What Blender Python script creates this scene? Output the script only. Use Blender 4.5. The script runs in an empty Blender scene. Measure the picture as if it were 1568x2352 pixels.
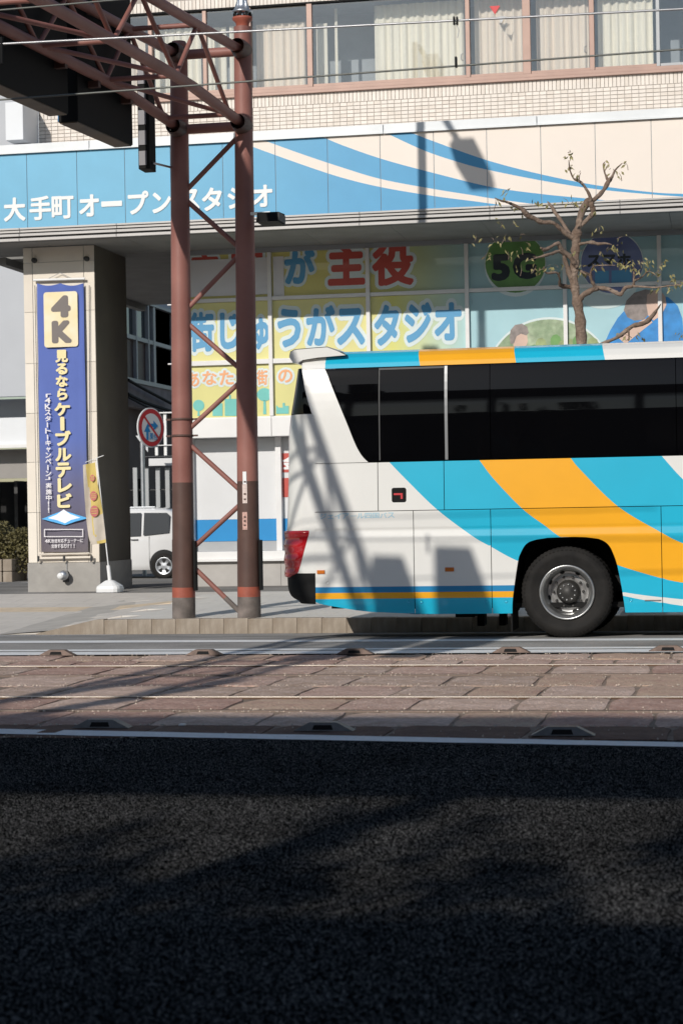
import bpy, bmesh, math, random
import numpy as np
from mathutils import Vector, Matrix
random.seed(7)
SC = bpy.context.scene
COL = SC.collection
# ------------------------------------------------------------------ camera, sky, sun, exposure
PSI, ROLL, EYE, FPX = math.radians(11.0), 0.018, 1.5, 4573.0      # yaw, roll, eye height, focal length in survey pixels
CX, CY = 784.0, 1176.0
FW = Vector((-math.sin(PSI), math.cos(PSI), 0.0))
RT = Vector((math.cos(PSI), math.sin(PSI), 0.0))
UP = Vector((0, 0, 1))
R2 = RT*math.cos(ROLL) - UP*math.sin(ROLL)
U2 = UP*math.cos(ROLL) + RT*math.sin(ROLL)
cam = bpy.data.cameras.new('camera'); camo = bpy.data.objects.new('camera', cam); COL.objects.link(camo)
cam.sensor_fit = 'HORIZONTAL'; cam.sensor_width = 24.0; cam.lens = 24.0*FPX/1568.0
cam.clip_start = 0.1; cam.clip_end = 2000
cam.dof.use_dof = True; cam.dof.focus_distance = 23.3; cam.dof.aperture_fstop = 4.2
camo.matrix_world = Matrix(((R2.x, U2.x, -FW.x, 0), (R2.y, U2.y, -FW.y, 0), (R2.z, U2.z, -FW.z, EYE), (0, 0, 0, 1)))
SC.camera = camo
EL, AZ = math.radians(27.5), math.radians(16.3)
w = bpy.data.worlds.new('World'); SC.world = w; w.use_nodes = True
nt = w.node_tree; bg = nt.nodes['Background']
sky = nt.nodes.new('ShaderNodeTexSky'); sky.sky_type = 'NISHITA'; sky.sun_disc = False
sky.sun_elevation = EL; sky.sun_rotation = math.pi + AZ
sky.air_density = 1.2; sky.dust_density = 0.6; sky.ozone_density = 2.5
nt.links.new(sky.outputs[0], bg.inputs[0]); bg.inputs[1].default_value = 0.078
sl = bpy.data.lights.new('sun', 'SUN'); sl.energy = 3.4; sl.angle = math.radians(0.53); sl.color = (1.0, 0.95, 0.88)
so = bpy.data.objects.new('sun', sl); COL.objects.link(so)
SD = Vector((math.sin(AZ)*math.cos(EL), math.cos(AZ)*math.cos(EL), -math.sin(EL)))
so.rotation_euler = SD.to_track_quat('-Z', 'Y').to_euler(); so.location = (-10, -30, 40)
SC.view_settings.view_transform = 'Standard'; SC.view_settings.look = 'None'
SC.view_settings.exposure = 0.0; SC.view_settings.gamma = 1.0; SC.view_settings.use_curve_mapping = False
SC.cycles.max_bounces = 8

# ------------------------------------------------------------------ survey helpers: photo reading -> point on a real plane
def ray(px, py): return FW + R2*((px-CX)/FPX) + U2*((CY-py)/FPX)
def U(px, py, Y):
    r = ray(px, py); k = Y/r.y; return Vector((r.x*k, Y, EYE + r.z*k))
def G(px, py, z):
    r = ray(px, py); k = (z-EYE)/r.z; return Vector((r.x*k, r.y*k, z))
def onX(px, py, X):
    r = ray(px, py); k = X/r.x; return Vector((X, r.y*k, EYE + r.z*k))

# ------------------------------------------------------------------ materials
def lin(c):
    c = c/255.0
    return c/12.92 if c <= 0.04045 else ((c+0.055)/1.055)**2.4
def rgb(r, g, b): return (lin(r), lin(g), lin(b))
MATS = {}
def mat(name, col, rough=0.6, metal=0.0, var=0.10, scale=3.0, bump=0.0, bscale=60.0, coat=0.0, spec=0.5, stretch=None, var2=0.0, scale2=0.6, hue=None):
    if name in MATS: return MATS[name]
    m = bpy.data.materials.new(name); m.use_nodes = True; n = m.node_tree; L = n.links
    b = n.nodes['Principled BSDF']
    b.inputs['Roughness'].default_value = rough; b.inputs['Metallic'].default_value = metal
    b.inputs['Coat Weight'].default_value = coat; b.inputs['Coat Roughness'].default_value = 0.04
    b.inputs['Specular IOR Level'].default_value = spec
    b.inputs['Base Color'].default_value = (*col, 1)
    tc = n.nodes.new('ShaderNodeTexCoord'); vec = tc.outputs['Object']
    if stretch:
        mp = n.nodes.new('ShaderNodeMapping'); mp.inputs['Scale'].default_value = stretch
        L.new(vec, mp.inputs['Vector']); vec = mp.outputs['Vector']
    out = None
    def mult(sc, amt, prev, tint=None):
        no = n.nodes.new('ShaderNodeTexNoise'); no.inputs['Scale'].default_value = sc; no.inputs['Detail'].default_value = 6
        L.new(vec, no.inputs['Vector'])
        rp = n.nodes.new('ShaderNodeMapRange'); rp.inputs[1].default_value = 0.3; rp.inputs[2].default_value = 0.7
        L.new(no.outputs['Fac'], rp.inputs[0])
        mx = n.nodes.new('ShaderNodeMix'); mx.data_type = 'RGBA'
        base = prev
        lo = tint if tint else tuple(max(0, c*(1-amt)) for c in col); hi = tuple(min(1, c*(1+amt)) for c in col)
        mx.inputs['A'].default_value = (*lo, 1)
        if base is None: mx.inputs['B'].default_value = (*hi, 1)
        else: L.new(base, mx.inputs['B'])
        L.new(rp.outputs[0], mx.inputs['Factor'])
        return mx.outputs['Result']
    if var > 0: out = mult(scale, var, None)
    if var2 > 0: out = mult(scale2, var2, out, hue)
    if out is not None: L.new(out, b.inputs['Base Color'])
    if bump > 0:
        no = n.nodes.new('ShaderNodeTexNoise'); no.inputs['Scale'].default_value = bscale; no.inputs['Detail'].default_value = 5
        L.new(vec, no.inputs['Vector'])
        bp = n.nodes.new('ShaderNodeBump'); bp.inputs['Strength'].default_value = bump; bp.inputs['Distance'].default_value = 0.02
        L.new(no.outputs['Fac'], bp.inputs['Height']); L.new(bp.outputs[0], b.inputs['Normal'])
    MATS[name] = m
    return m

def asphalt(name, binder, stone, vscale, mixamt, bump):
    m = bpy.data.materials.new(name); m.use_nodes = True; n = m.node_tree; L = n.links
    b = n.nodes['Principled BSDF']; b.inputs['Roughness'].default_value = 0.85
    b.inputs['Specular IOR Level'].default_value = 0.0
    tc = n.nodes.new('ShaderNodeTexCoord')
    vo = n.nodes.new('ShaderNodeTexVoronoi'); vo.inputs['Scale'].default_value = vscale
    L.new(tc.outputs['Object'], vo.inputs['Vector'])
    sep = n.nodes.new('ShaderNodeSeparateColor'); L.new(vo.outputs['Color'], sep.inputs[0])
    r1 = n.nodes.new('ShaderNodeMapRange'); r1.inputs[1].default_value = 1-mixamt; r1.inputs[2].default_value = 1.0
    L.new(sep.outputs[0], r1.inputs[0])
    pw = n.nodes.new('ShaderNodeMath'); pw.operation = 'POWER'; pw.inputs[1].default_value = 1.4; L.new(r1.outputs[0], pw.inputs[0])
    r2 = n.nodes.new('ShaderNodeMapRange'); r2.inputs[1].default_value = 0.75; r2.inputs[2].default_value = 0.25
    L.new(vo.outputs['Distance'], r2.inputs[0])
    mu = n.nodes.new('ShaderNodeMath'); mu.operation = 'MULTIPLY'; L.new(pw.outputs[0], mu.inputs[0]); L.new(r2.outputs[0], mu.inputs[1])
    no = n.nodes.new('ShaderNodeTexNoise'); no.inputs['Scale'].default_value = 0.9; no.inputs['Detail'].default_value = 7; L.new(tc.outputs['Object'], no.inputs['Vector'])
    r3 = n.nodes.new('ShaderNodeMapRange'); r3.inputs[1].default_value = 0.3; r3.inputs[2].default_value = 0.7; r3.inputs[3].default_value = 0.72; r3.inputs[4].default_value = 1.2
    L.new(no.outputs['Fac'], r3.inputs[0])
    mx = n.nodes.new('ShaderNodeMix'); mx.data_type = 'RGBA'; mx.inputs['A'].default_value = (*binder, 1); mx.inputs['B'].default_value = (*stone, 1)
    L.new(mu.outputs[0], mx.inputs['Factor'])
    ms = n.nodes.new('ShaderNodeVectorMath'); ms.operation = 'SCALE'; L.new(mx.outputs['Result'], ms.inputs[0]); L.new(r3.outputs[0], ms.inputs['Scale'])
    L.new(ms.outputs[0], b.inputs['Base Color'])
    bp = n.nodes.new('ShaderNodeBump'); bp.inputs['Strength'].default_value = bump; bp.inputs['Distance'].default_value = 0.006; bp.invert = True
    L.new(vo.outputs['Distance'], bp.inputs['Height']); L.new(bp.outputs[0], b.inputs['Normal'])
    MATS[name] = m
    return m

def glass_mat(name, tint, alpha_glass):
    """window glass: fresnel reflection over a partly see-through tinted pane"""
    m = bpy.data.materials.new(name); m.use_nodes = True; n = m.node_tree; L = n.links
    for x in list(n.nodes):
        if x.type != 'OUTPUT_MATERIAL': n.nodes.remove(x)
    o = [x for x in n.nodes if x.type == 'OUTPUT_MATERIAL'][0]
    tr = n.nodes.new('ShaderNodeBsdfTransparent'); tr.inputs[0].default_value = (*tint, 1)
    gl = n.nodes.new('ShaderNodeBsdfGlossy'); gl.inputs['Roughness'].default_value = 0.02; gl.inputs[0].default_value = (0.9, 0.95, 1, 1)
    fr = n.nodes.new('ShaderNodeFresnel'); fr.inputs[0].default_value = 1.5
    ad = n.nodes.new('ShaderNodeMath'); ad.operation = 'MULTIPLY_ADD'; ad.inputs[1].default_value = 1.2; ad.inputs[2].default_value = alpha_glass
    L.new(fr.outputs[0], ad.inputs[0])
    mx = n.nodes.new('ShaderNodeMixShader'); L.new(ad.outputs[0], mx.inputs[0]); L.new(tr.outputs[0], mx.inputs[1]); L.new(gl.outputs[0], mx.inputs[2])
    L.new(mx.outputs[0], o.inputs[0]); MATS[name] = m
    return m

def ramp_mat(name, axis, stops, rough=0.5, coat=0.0):
    """flat print whose ink runs through colours along a world axis (0 X, 2 Z); stops = (position, colour)"""
    m = bpy.data.materials.new(name); m.use_nodes = True; n = m.node_tree; L = n.links
    b = n.nodes['Principled BSDF']; b.inputs['Roughness'].default_value = rough; b.inputs['Coat Weight'].default_value = coat; b.inputs['Coat Roughness'].default_value = 0.03
    ge = n.nodes.new('ShaderNodeNewGeometry'); sp = n.nodes.new('ShaderNodeSeparateXYZ'); L.new(ge.outputs['Position'], sp.inputs[0])
    a, z = stops[0][0], stops[-1][0]
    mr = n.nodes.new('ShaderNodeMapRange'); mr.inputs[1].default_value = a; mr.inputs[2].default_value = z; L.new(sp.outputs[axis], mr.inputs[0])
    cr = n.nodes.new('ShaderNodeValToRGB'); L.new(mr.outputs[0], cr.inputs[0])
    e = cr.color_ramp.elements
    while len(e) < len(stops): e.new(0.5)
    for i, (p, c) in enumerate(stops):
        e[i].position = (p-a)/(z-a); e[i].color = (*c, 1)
    no = n.nodes.new('ShaderNodeTexNoise'); no.inputs['Scale'].default_value = 2.5; no.inputs['Detail'].default_value = 5; L.new(ge.outputs['Position'], no.inputs['Vector'])
    r3 = n.nodes.new('ShaderNodeMapRange'); r3.inputs[3].default_value = 0.9; r3.inputs[4].default_value = 1.08; L.new(no.outputs['Fac'], r3.inputs[0])
    ms = n.nodes.new('ShaderNodeVectorMath'); ms.operation = 'SCALE'; L.new(cr.outputs[0], ms.inputs[0]); L.new(r3.outputs[0], ms.inputs['Scale'])
    L.new(ms.outputs[0], b.inputs['Base Color']); MATS[name] = m
    return m

# ------------------------------------------------------------------ mesh collector
class MB:
    def __init__(s): s.v = []; s.f = []; s.mi = []; s.sm = []
    def face(s, pts, mi=0, sm=False):
        i = len(s.v); s.v += [tuple(p) for p in pts]; s.f.append(tuple(range(i, i+len(pts)))); s.mi.append(mi); s.sm.append(sm)
    def grid(s, rows, mi=0, sm=True, closed=False):
        i0 = len(s.v); nr = len(rows); nc = len(rows[0])
        for r in rows: s.v += [tuple(p) for p in r]
        for a in range(nr-1):
            for b in range(nc if closed else nc-1):
                c = (b+1) % nc
                s.f.append((i0+a*nc+b, i0+a*nc+c, i0+(a+1)*nc+c, i0+(a+1)*nc+b))
                s.mi.append(mi(a, b) if callable(mi) else mi); s.sm.append(sm)
    def box(s, x0, x1, y0, y1, z0, z1, mi=0, bev=0.0):
        if bev <= 0:
            p = [(x0,y0,z0),(x1,y0,z0),(x1,y1,z0),(x0,y1,z0),(x0,y0,z1),(x1,y0,z1),(x1,y1,z1),(x0,y1,z1)]
            i = len(s.v); s.v += p
            for q in ((0,3,2,1),(4,5,6,7),(0,1,5,4),(1,2,6,5),(2,3,7,6),(3,0,4,7)):
                s.f.append(tuple(i+k for k in q)); s.mi.append(mi); s.sm.append(False)
            return
        bm = bmesh.new(); bmesh.ops.create_cube(bm, size=1.0)
        for v in bm.verts: v.co = Vector(((x0+x1)/2+v.co.x*(x1-x0), (y0+y1)/2+v.co.y*(y1-y0), (z0+z1)/2+v.co.z*(z1-z0)))
        bmesh.ops.bevel(bm, geom=bm.edges[:], offset=bev, segments=2, affect='EDGES', profile=0.5)
        s.addbm(bm, mi)
    def addbm(s, bm, mi=0, sm=False):
        i = len(s.v); bm.verts.index_update()
        s.v += [tuple(v.co) for v in bm.verts]
        for f in bm.faces:
            s.f.append(tuple(i+v.index for v in f.verts)); s.mi.append(mi); s.sm.append(sm)
        bm.free()
    def prism(s, poly, y0, y1, mi=0, axis='y', side=None):
        """poly of (a,b) swept along an axis; axis y: (x,z), axis x: (y,z), axis z: (x,y)"""
        def P(a, b, t): return {'y': (a, t, b), 'x': (t, a, b), 'z': (a, b, t)}[axis]
        n = len(poly); i = len(s.v)
        s.v += [P(a, b, y0) for a, b in poly] + [P(a, b, y1) for a, b in poly]
        s.f.append(tuple(range(i, i+n))); s.f.append(tuple(range(i+2*n-1, i+n-1, -1))); s.mi += [mi, mi]; s.sm += [False, False]
        for k in range(n):
            q = (k+1) % n
            s.f.append((i+k, i+n+k, i+n+q, i+q)); s.mi.append(mi if side is None else side); s.sm.append(False)
    def tube(s, pts, rad, n=10, mi=0, caps=True):
        pts = [Vector(p) for p in pts]
        if not hasattr(rad, '__len__'): rad = [rad]*len(pts)
        rows = []; prev = None
        for k, p in enumerate(pts):
            t = (pts[min(k+1, len(pts)-1)] - pts[max(k-1, 0)]).normalized()
            if prev is None:
                a = Vector((0,0,1)) if abs(t.z) < 0.9 else Vector((1,0,0))
                u = t.cross(a).normalized()
            else: u = (prev - t*prev.dot(t)).normalized()
            prev = u; vv = t.cross(u)
            rows.append([p + (u*math.cos(2*math.pi*j/n) + vv*math.sin(2*math.pi*j/n))*rad[k] for j in range(n)])
        s.grid(rows, mi, True, closed=True)
        if caps:
            s.face(list(reversed(rows[0])), mi if not callable(mi) else 0); s.face(rows[-1], mi if not callable(mi) else 0)
    def lathe(s, prof, c, axis='y', n=32, mi=0, sm=True):
        """prof of (radius, t along axis) about c"""
        rows = []
        for r, t in prof:
            row = []
            for j in range(n):
                a = 2*math.pi*j/n; ca, sa = r*math.cos(a), r*math.sin(a)
                row.append({'y': (c[0]+ca, c[1]+t, c[2]+sa), 'z': (c[0]+ca, c[1]+sa, c[2]+t), 'x': (c[0]+t, c[1]+ca, c[2]+sa)}[axis])
            rows.append(row)
        s.grid(rows, mi, sm, closed=True)
    def disc(s, c, rx, rz, n=28, mi=0, yaw=0.0):
        s.face([(c[0]+rx*math.cos(2*math.pi*k/n)*math.cos(yaw), c[1]+rx*math.cos(2*math.pi*k/n)*math.sin(yaw), c[2]+rz*math.sin(2*math.pi*k/n)) for k in range(n)], mi)

WLOC = {}
def mesh(name, mb, mats, off=(0,0,0)):
    me = bpy.data.meshes.new(name)
    ox, oy, oz = off
    me.from_pydata([(x-ox, y-oy, z-oz) for x, y, z in mb.v], [], mb.f)
    for m in (mats if isinstance(mats, (list, tuple)) else [mats]): me.materials.append(m)
    me.polygons.foreach_set('material_index', mb.mi); me.polygons.foreach_set('use_smooth', mb.sm); me.update()
    return me
def link(name, me, parent=None, loc=None, **props):
    o = bpy.data.objects.new(name, me); COL.objects.link(o)
    if parent is not None: o.parent = parent
    if loc is not None: o.location = loc
    for k, v in props.items(): o[k] = v
    WLOC[o.name] = (Vector(WLOC[parent.name]) if parent is not None else Vector((0,0,0))) + (Vector(loc) if loc is not None else Vector((0,0,0)))
    return o
def obj(name, mb, mats, parent=None, **props):
    off = WLOC[parent.name] if parent is not None else (0,0,0)
    return link(name, mesh(name, mb, mats, off), parent, **props)
def solo(name, mb, mats, label, cat, base, group=None):
    """a thing that is one mesh, with its origin at its base"""
    o = link(name, mesh(name, mb, mats, base), None, base, label=label, category=cat)
    if group: o['group'] = group
    return o
def thing(name, label, cat, loc, group=None):
    o = link(name, None, None, loc, label=label, category=cat)
    if group: o['group'] = group
    return o
def struct(name, mb, mats): return obj(name, mb, mats, None, kind='structure')
def fix_normals(o):
    bm = bmesh.new(); bm.from_mesh(o.data); bmesh.ops.remove_doubles(bm, verts=bm.verts, dist=1e-5); bmesh.ops.recalc_face_normals(bm, faces=bm.faces); bm.to_mesh(o.data); bm.free(); return o

# glyphs from Blender's own font, fitted into boxes on a plane
FONTC = bpy.data.curves.new('glyph', 'FONT'); FONTO = bpy.data.objects.new('glyph', FONTC); COL.objects.link(FONTO)
GC = {}
def glyph(ch, off):
    k = (ch, off)
    if k not in GC:
        FONTC.body = ch; FONTC.offset = off; FONTC.resolution_u = 3
        dg = bpy.context.evaluated_depsgraph_get(); dg.update()
        me = bpy.data.meshes.new_from_object(FONTO.evaluated_get(dg))
        GC[k] = ([(v.co.x, v.co.y) for v in me.vertices], [tuple(p.vertices) for p in me.polygons]); bpy.data.meshes.remove(me)
    return GC[k]
def put_glyph(mb, ch, off, x0, x1, z0, z1, y, mi=0, ref=0.0, lean=0.0):
    """fit glyph ch into x0..x1, z0..z1 at depth y facing -Y; off fattens the strokes with round ends, ref is the fattening the box was measured at"""
    v, f = glyph(ch, 0.0)
    if not v: return
    ax, bx = min(p[0] for p in v)-ref, max(p[0] for p in v)+ref; az, bz = min(p[1] for p in v)-ref, max(p[1] for p in v)+ref
    sx = (x1-x0)/max(1e-4, bx-ax); sz = (z1-z0)/max(1e-4, bz-az)
    sh = [(0.0, 0.0)]; m = max(1, math.ceil(off/.055)) if off > 0 else 0
    for j in range(1, m+1):
        n = 10 if j < m else (10 if off < .06 else 18)
        sh += [(off*j/m*math.cos(2*math.pi*(k+.5*(j % 2))/n), off*j/m*math.sin(2*math.pi*(k+.5*(j % 2))/n)) for k in range(n)]
    for k, (dx, dz) in enumerate(sh):
        i = len(mb.v); yy = y+.00006*k
        for a, b in v: mb.v.append((x0+(a+dx-ax)*sx, yy, z0+(b+dz-az)*sz))
        for q in f: mb.f.append(tuple(i+t for t in q)); mb.mi.append(mi); mb.sm.append(False)
def char(parent, name, ch, Pb, Y, m, off=0.0, outline=None, yo=0.0):
    """one character from its photo box (px0,py0,px1,py1) onto plane Y"""
    x0, y0, x1, y1 = Pb; cx, cy = (x0+x1)/2, (y0+y1)/2
    xa, xb = U(x0, cy, Y).x, U(x1, cy, Y).x; za, zb = U(cx, y1, Y).z, U(cx, y0, Y).z
    if outline:
        mb = MB(); put_glyph(mb, ch, outline[0], xa, xb, za, zb, Y-yo+0.0035, ref=off); obj(name+'_outline', mb, outline[1], parent)
    mb = MB(); put_glyph(mb, ch, off, xa, xb, za, zb, Y-yo, ref=off); return obj(name, mb, m, parent)
def text_line(mb, s, x0, x1, z0, z1, y, off=0.0, mi=0, vertical=False):
    n = len(s)
    for k, ch in enumerate(s):
        if ch == ' ': continue
        if vertical:
            h = (z1-z0)/n; zt = z1-h*k
            if ch in '!': put_glyph(mb, ch, off, x0+(x1-x0)*.35, x1-(x1-x0)*.35, zt-h*.9, zt, y, mi, off)
            elif ch in '｜': put_glyph(mb, ch, off, x0+(x1-x0)*.42, x1-(x1-x0)*.42, zt-h*.9, zt-h*.1, y, mi, off)
            else: put_glyph(mb, ch, off, x0, x1, zt-h*.92, zt-h*.05, y, mi, off)
        else:
            ww = (x1-x0)/n
            if ch == 'ー': put_glyph(mb, ch, off, x0+ww*k+ww*.08, x0+ww*(k+1)-ww*.08, (z0*.56+z1*.44), (z0*.46+z1*.54), y, mi, off)
            elif ch in 'ュャェィ': put_glyph(mb, ch, off, x0+ww*k+ww*.12, x0+ww*(k+1)-ww*.1, z0, z0*.28+z1*.72, y, mi, off)
            elif ch == '!': put_glyph(mb, ch, off, x0+ww*k+ww*.38, x0+ww*(k+1)-ww*.38, z0, z1, y, mi, off)
            else: put_glyph(mb, ch, off, x0+ww*k+ww*.05, x0+ww*(k+1)-ww*.05, z0, z1, y, mi, off)

def spline(pts, n=10):
    """Catmull-Rom through 2-D points"""
    P = [np.array(p, float) for p in pts]; P = [2*P[0]-P[1]] + P + [2*P[-1]-P[-2]]
    out = []
    for i in range(1, len(P)-2):
        for k in range(n):
            t = k/n; a, b, c, d = P[i-1], P[i], P[i+1], P[i+2]
            out.append(0.5*((2*b)+(-a+c)*t+(2*a-5*b+4*c-d)*t*t+(-a+3*b-3*c+d)*t**3))
    out.append(P[-2]); return np.array(out)
def interp_ext(x, xs, ys):
    """linear interpolation that runs on straight past both ends"""
    if x < xs[0]: return ys[0] + (x-xs[0])*(ys[1]-ys[0])/(xs[1]-xs[0])
    if x > xs[-1]: return ys[-1] + (x-xs[-1])*(ys[-1]-ys[-2])/(xs[-1]-xs[-2])
    return float(np.interp(x, xs, ys))

# ------------------------------------------------------------------ palette
M_new = asphalt('new_asphalt', (0.004, 0.0041, 0.0043), (0.85, 0.81, 0.76), 210, 0.24, 0.5)
M_old = asphalt('old_asphalt', (0.29, 0.28, 0.265), (0.42, 0.405, 0.385), 70, 0.6, 0.3)
M_lot = asphalt('lot_asphalt', (0.24, 0.23, 0.215), (0.34, 0.325, 0.31), 60, 0.6, 0.3)
M_line = mat('road_paint', (0.80, 0.80, 0.79), 0.7, var=0.12, scale=9, bump=0.2, bscale=90, var2=0.12, scale2=26)
M_stone = [mat('paving_stone_%d' % i, c, 0.9, var=0.34, scale=22, bump=1.0, bscale=38, var2=0.3, scale2=4.5, hue=h, spec=0.2) for i, (c, h) in enumerate([
    ((0.60, 0.435, 0.36), (0.42, 0.275, 0.22)), ((0.52, 0.355, 0.29), (0.37, 0.225, 0.18)), ((0.66, 0.50, 0.42), (0.45, 0.32, 0.25)), ((0.45, 0.29, 0.23), (0.55, 0.41, 0.30)), ((0.58, 0.445, 0.375), (0.39, 0.275, 0.205))])]
M_stone_shade = mat('paving_shade_row', (0.21, 0.135, 0.105), 0.9, var=0.3, scale=20, bump=0.9, bscale=40, var2=0.3, scale2=4, spec=0.1)  # first-row copy of the stones, darkened to carry the shade there
M_walkj = mat('slab_joint', (0.44, 0.41, 0.37), 0.95, var=0.1)
M_joint = mat('joint_dirt', (0.25, 0.185, 0.14), 0.95, var=0.3, scale=8, bump=0.5, bscale=60)
M_red_bed = mat('red_paving_surface', (0.33, 0.22, 0.185), 0.9, var=0.25, scale=10, bump=0.5, bscale=60, var2=0.3, scale2=1.4)
M_rail = mat('rail_steel', (0.40, 0.35, 0.30), 0.42, 0.9, var=0.2, scale=5, stretch=(0.3, 6, 6))
M_railw = mat('worn_rail', (0.20, 0.15, 0.12), 0.6, 0.4, var=0.3, scale=5, stretch=(0.3, 6, 6))
M_rust = mat('rusty_steel', (0.13, 0.075, 0.045), 0.8, 0.2, var=0.3, scale=8)
M_kerb = mat('kerb_concrete', (0.34, 0.29, 0.235), 0.9, var=0.22, scale=9, bump=0.5, bscale=50, var2=0.3, scale2=5, stretch=(1, 1, .35), hue=(0.28, 0.225, 0.17))
M_walk = mat('sidewalk_slab', (0.61, 0.565, 0.51), 0.9, var=0.08, scale=5, bump=0.2, bscale=70, var2=0.10, scale2=1.2)
M_walk2 = mat('sidewalk_slab_pale', (0.66, 0.63, 0.58), 0.9, var=0.08, scale=5, bump=0.2, bscale=70, var2=0.08, scale2=1.2)
M_tact = mat('tactile_yellow', (0.62, 0.50, 0.36), 0.85, var=0.12, scale=6)
M_red = mat('gantry_paint', rgb(156, 108, 98), 0.5, var=0.12, scale=2.5, bump=0.08, bscale=30, var2=0.2, scale2=1.3, hue=rgb(132, 86, 77), spec=0.35)
M_dred = mat('gantry_paint_dark', rgb(96, 72, 64), 0.55, var=0.14, scale=6, var2=0.2, scale2=2.2, hue=rgb(84, 64, 58), spec=0.35)
M_prim = mat('gantry_primer', rgb(158, 84, 66), 0.6, var=0.15, scale=9, bump=0.1)
M_bare = mat('gantry_foot_grey', rgb(128, 118, 112), 0.8, var=0.25, scale=7, bump=0.3, bscale=40, var2=0.4, scale2=4, hue=rgb(84, 78, 74))
M_galv = mat('galvanised_steel', (0.55, 0.57, 0.60), 0.35, 0.85, var=0.12, scale=6)
M_black = mat('black_metal', (0.006, 0.006, 0.006), 0.7, var=0.2, scale=4, spec=0.2)
M_dgrey = mat('dark_grey_metal', (0.05, 0.05, 0.05), 0.6, var=0.2, scale=4)
M_ggrey = mat('sign_case_grey', (0.10, 0.085, 0.07), 0.7, var=0.3, scale=3, var2=0.3, scale2=1.1, hue=(0.17, 0.12, 0.08))
M_white = mat('bus_white', (0.75, 0.74, 0.70), 0.32, var=0.02, scale=2, bump=0.05, bscale=1.3, coat=0.5, var2=0.04, scale2=0.5)
M_cyan = mat('bus_cyan', rgb(22, 174, 206), 0.32, var=0.03, scale=2, bump=0.05, bscale=1.3, coat=0.5)
M_orange = mat('bus_orange', rgb(238, 168, 24), 0.32, var=0.03, scale=2, bump=0.05, bscale=1.3, coat=0.5)
M_blue = mat('bus_blue', rgb(28, 128, 178), 0.32, var=0.03, scale=2, bump=0.05, bscale=1.3, coat=0.5)
M_seam = mat('panel_gap', (0.01, 0.01, 0.01), 0.8, var=0)
M_busg = mat('bus_dark_glass', (0.002, 0.002, 0.0025), 0.03, var=0, spec=0.3)
M_rubber = mat('tyre_rubber', (0.013, 0.0122, 0.0115), 0.8, var=0.2, scale=12, bump=0.15, bscale=40, var2=0.3, scale2=5, hue=(0.022, 0.020, 0.018), spec=0.25)
M_rim = mat('rim_steel', (0.50, 0.50, 0.49), 0.30, 0.85, var=0.18, scale=8, var2=0.2, scale2=18)
M_hub = mat('hub_iron', (0.05, 0.048, 0.045), 0.55, 0.4, var=0.25, scale=10)
M_lens = mat('red_lens', (0.42, 0.010, 0.016), 0.12, var=0.05, coat=1.0)
M_amber = mat('amber_lens', (0.55, 0.15, 0.02), 0.2, var=0.1, scale=20, coat=0.8)
M_handle = mat('handle_red', (0.55, 0.03, 0.04), 0.4, var=0.05)
M_silver = mat('silver_trim', (0.17, 0.175, 0.18), 0.4, 0.4, var=0.05)
M_tile = [mat('wall_tile_%d' % i, c, 0.45, var=0.05, scale=9) for i, c in enumerate([(0.70, 0.63, 0.56), (0.66, 0.585, 0.51), (0.74, 0.665, 0.59)])]
M_grout = mat('tile_grout', (0.40, 0.355, 0.315), 0.95, var=0.15, scale=12)
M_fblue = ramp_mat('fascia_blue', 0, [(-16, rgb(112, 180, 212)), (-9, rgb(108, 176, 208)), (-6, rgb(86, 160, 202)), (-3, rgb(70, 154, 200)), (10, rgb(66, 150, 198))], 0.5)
M_fcream = mat('fascia_cream', rgb(234, 222, 210), 0.5, var=0.02, scale=2, var2=0.03, scale2=0.7)
M_letter = mat('sign_letter_white', (0.82, 0.82, 0.80), 0.5, var=0.02)
M_flash = mat('coping_metal', (0.66, 0.68, 0.69), 0.45, 0.1, var=0.06, scale=2)
M_alu = mat('aluminium_rail', (0.40, 0.385, 0.37), 0.45, 0.3, var=0.08, scale=4, stretch=(0.3, 3, 3))
M_gap = mat('rail_gap', (0.07, 0.07, 0.07), 0.8, var=0.1)
M_soff = mat('soffit_panel', (0.22, 0.215, 0.205), 0.8, var=0.12, scale=2, bump=0.15)
M_frame = mat('bronze_window_frame', rgb(160, 132, 120), 0.45, 0.2, var=0.08, scale=3)
M_wframe = mat('white_window_frame', (0.76, 0.75, 0.74), 0.4, var=0.04, scale=3)
M_gframe = mat('grey_window_frame', (0.36, 0.37, 0.38), 0.45, 0.2, var=0.05, scale=3)
M_curt = mat('curtain_cream', rgb(238, 230, 213), 0.9, var=0.06, scale=8, stretch=(3, 3, .15))
M_curt2 = mat('curtain_pinkish', rgb(234, 219, 202), 0.9, var=0.06, scale=8, stretch=(3, 3, .15))
M_room = mat('dim_room', (0.36, 0.38, 0.40), 0.9, var=0.15, scale=2)
M_glass = glass_mat('window_glass', (0.96, 0.97, 0.97), 0.06)
M_ctile = [mat('pillar_tile_%d' % i, c, 0.6, var=0.05, scale=3, var2=0.07, scale2=1.4) for i, c in enumerate([rgb(230, 220, 205), rgb(224, 214, 200), rgb(234, 225, 211)])]
M_cbase = mat('pillar_base_grey', rgb(160, 156, 150), 0.8, var=0.08, scale=6, bump=0.15)
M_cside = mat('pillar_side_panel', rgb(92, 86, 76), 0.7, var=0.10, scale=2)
M_wallw = mat('storefront_white', (0.78, 0.77, 0.755), 0.5, var=0.03, scale=2)
M_shut = mat('shutter_grey', (0.66, 0.665, 0.67), 0.5, var=0.03, scale=2)
M_sblue = mat('storefront_blue', rgb(20, 134, 196), 0.45, var=0.04, scale=2)
M_wbase = mat('storefront_base_grey', rgb(176, 172, 167), 0.8, var=0.08, scale=4, bump=0.1)
M_red_t = mat('print_red', rgb(188, 76, 66), 0.5, var=0.03, coat=0.2)
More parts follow.
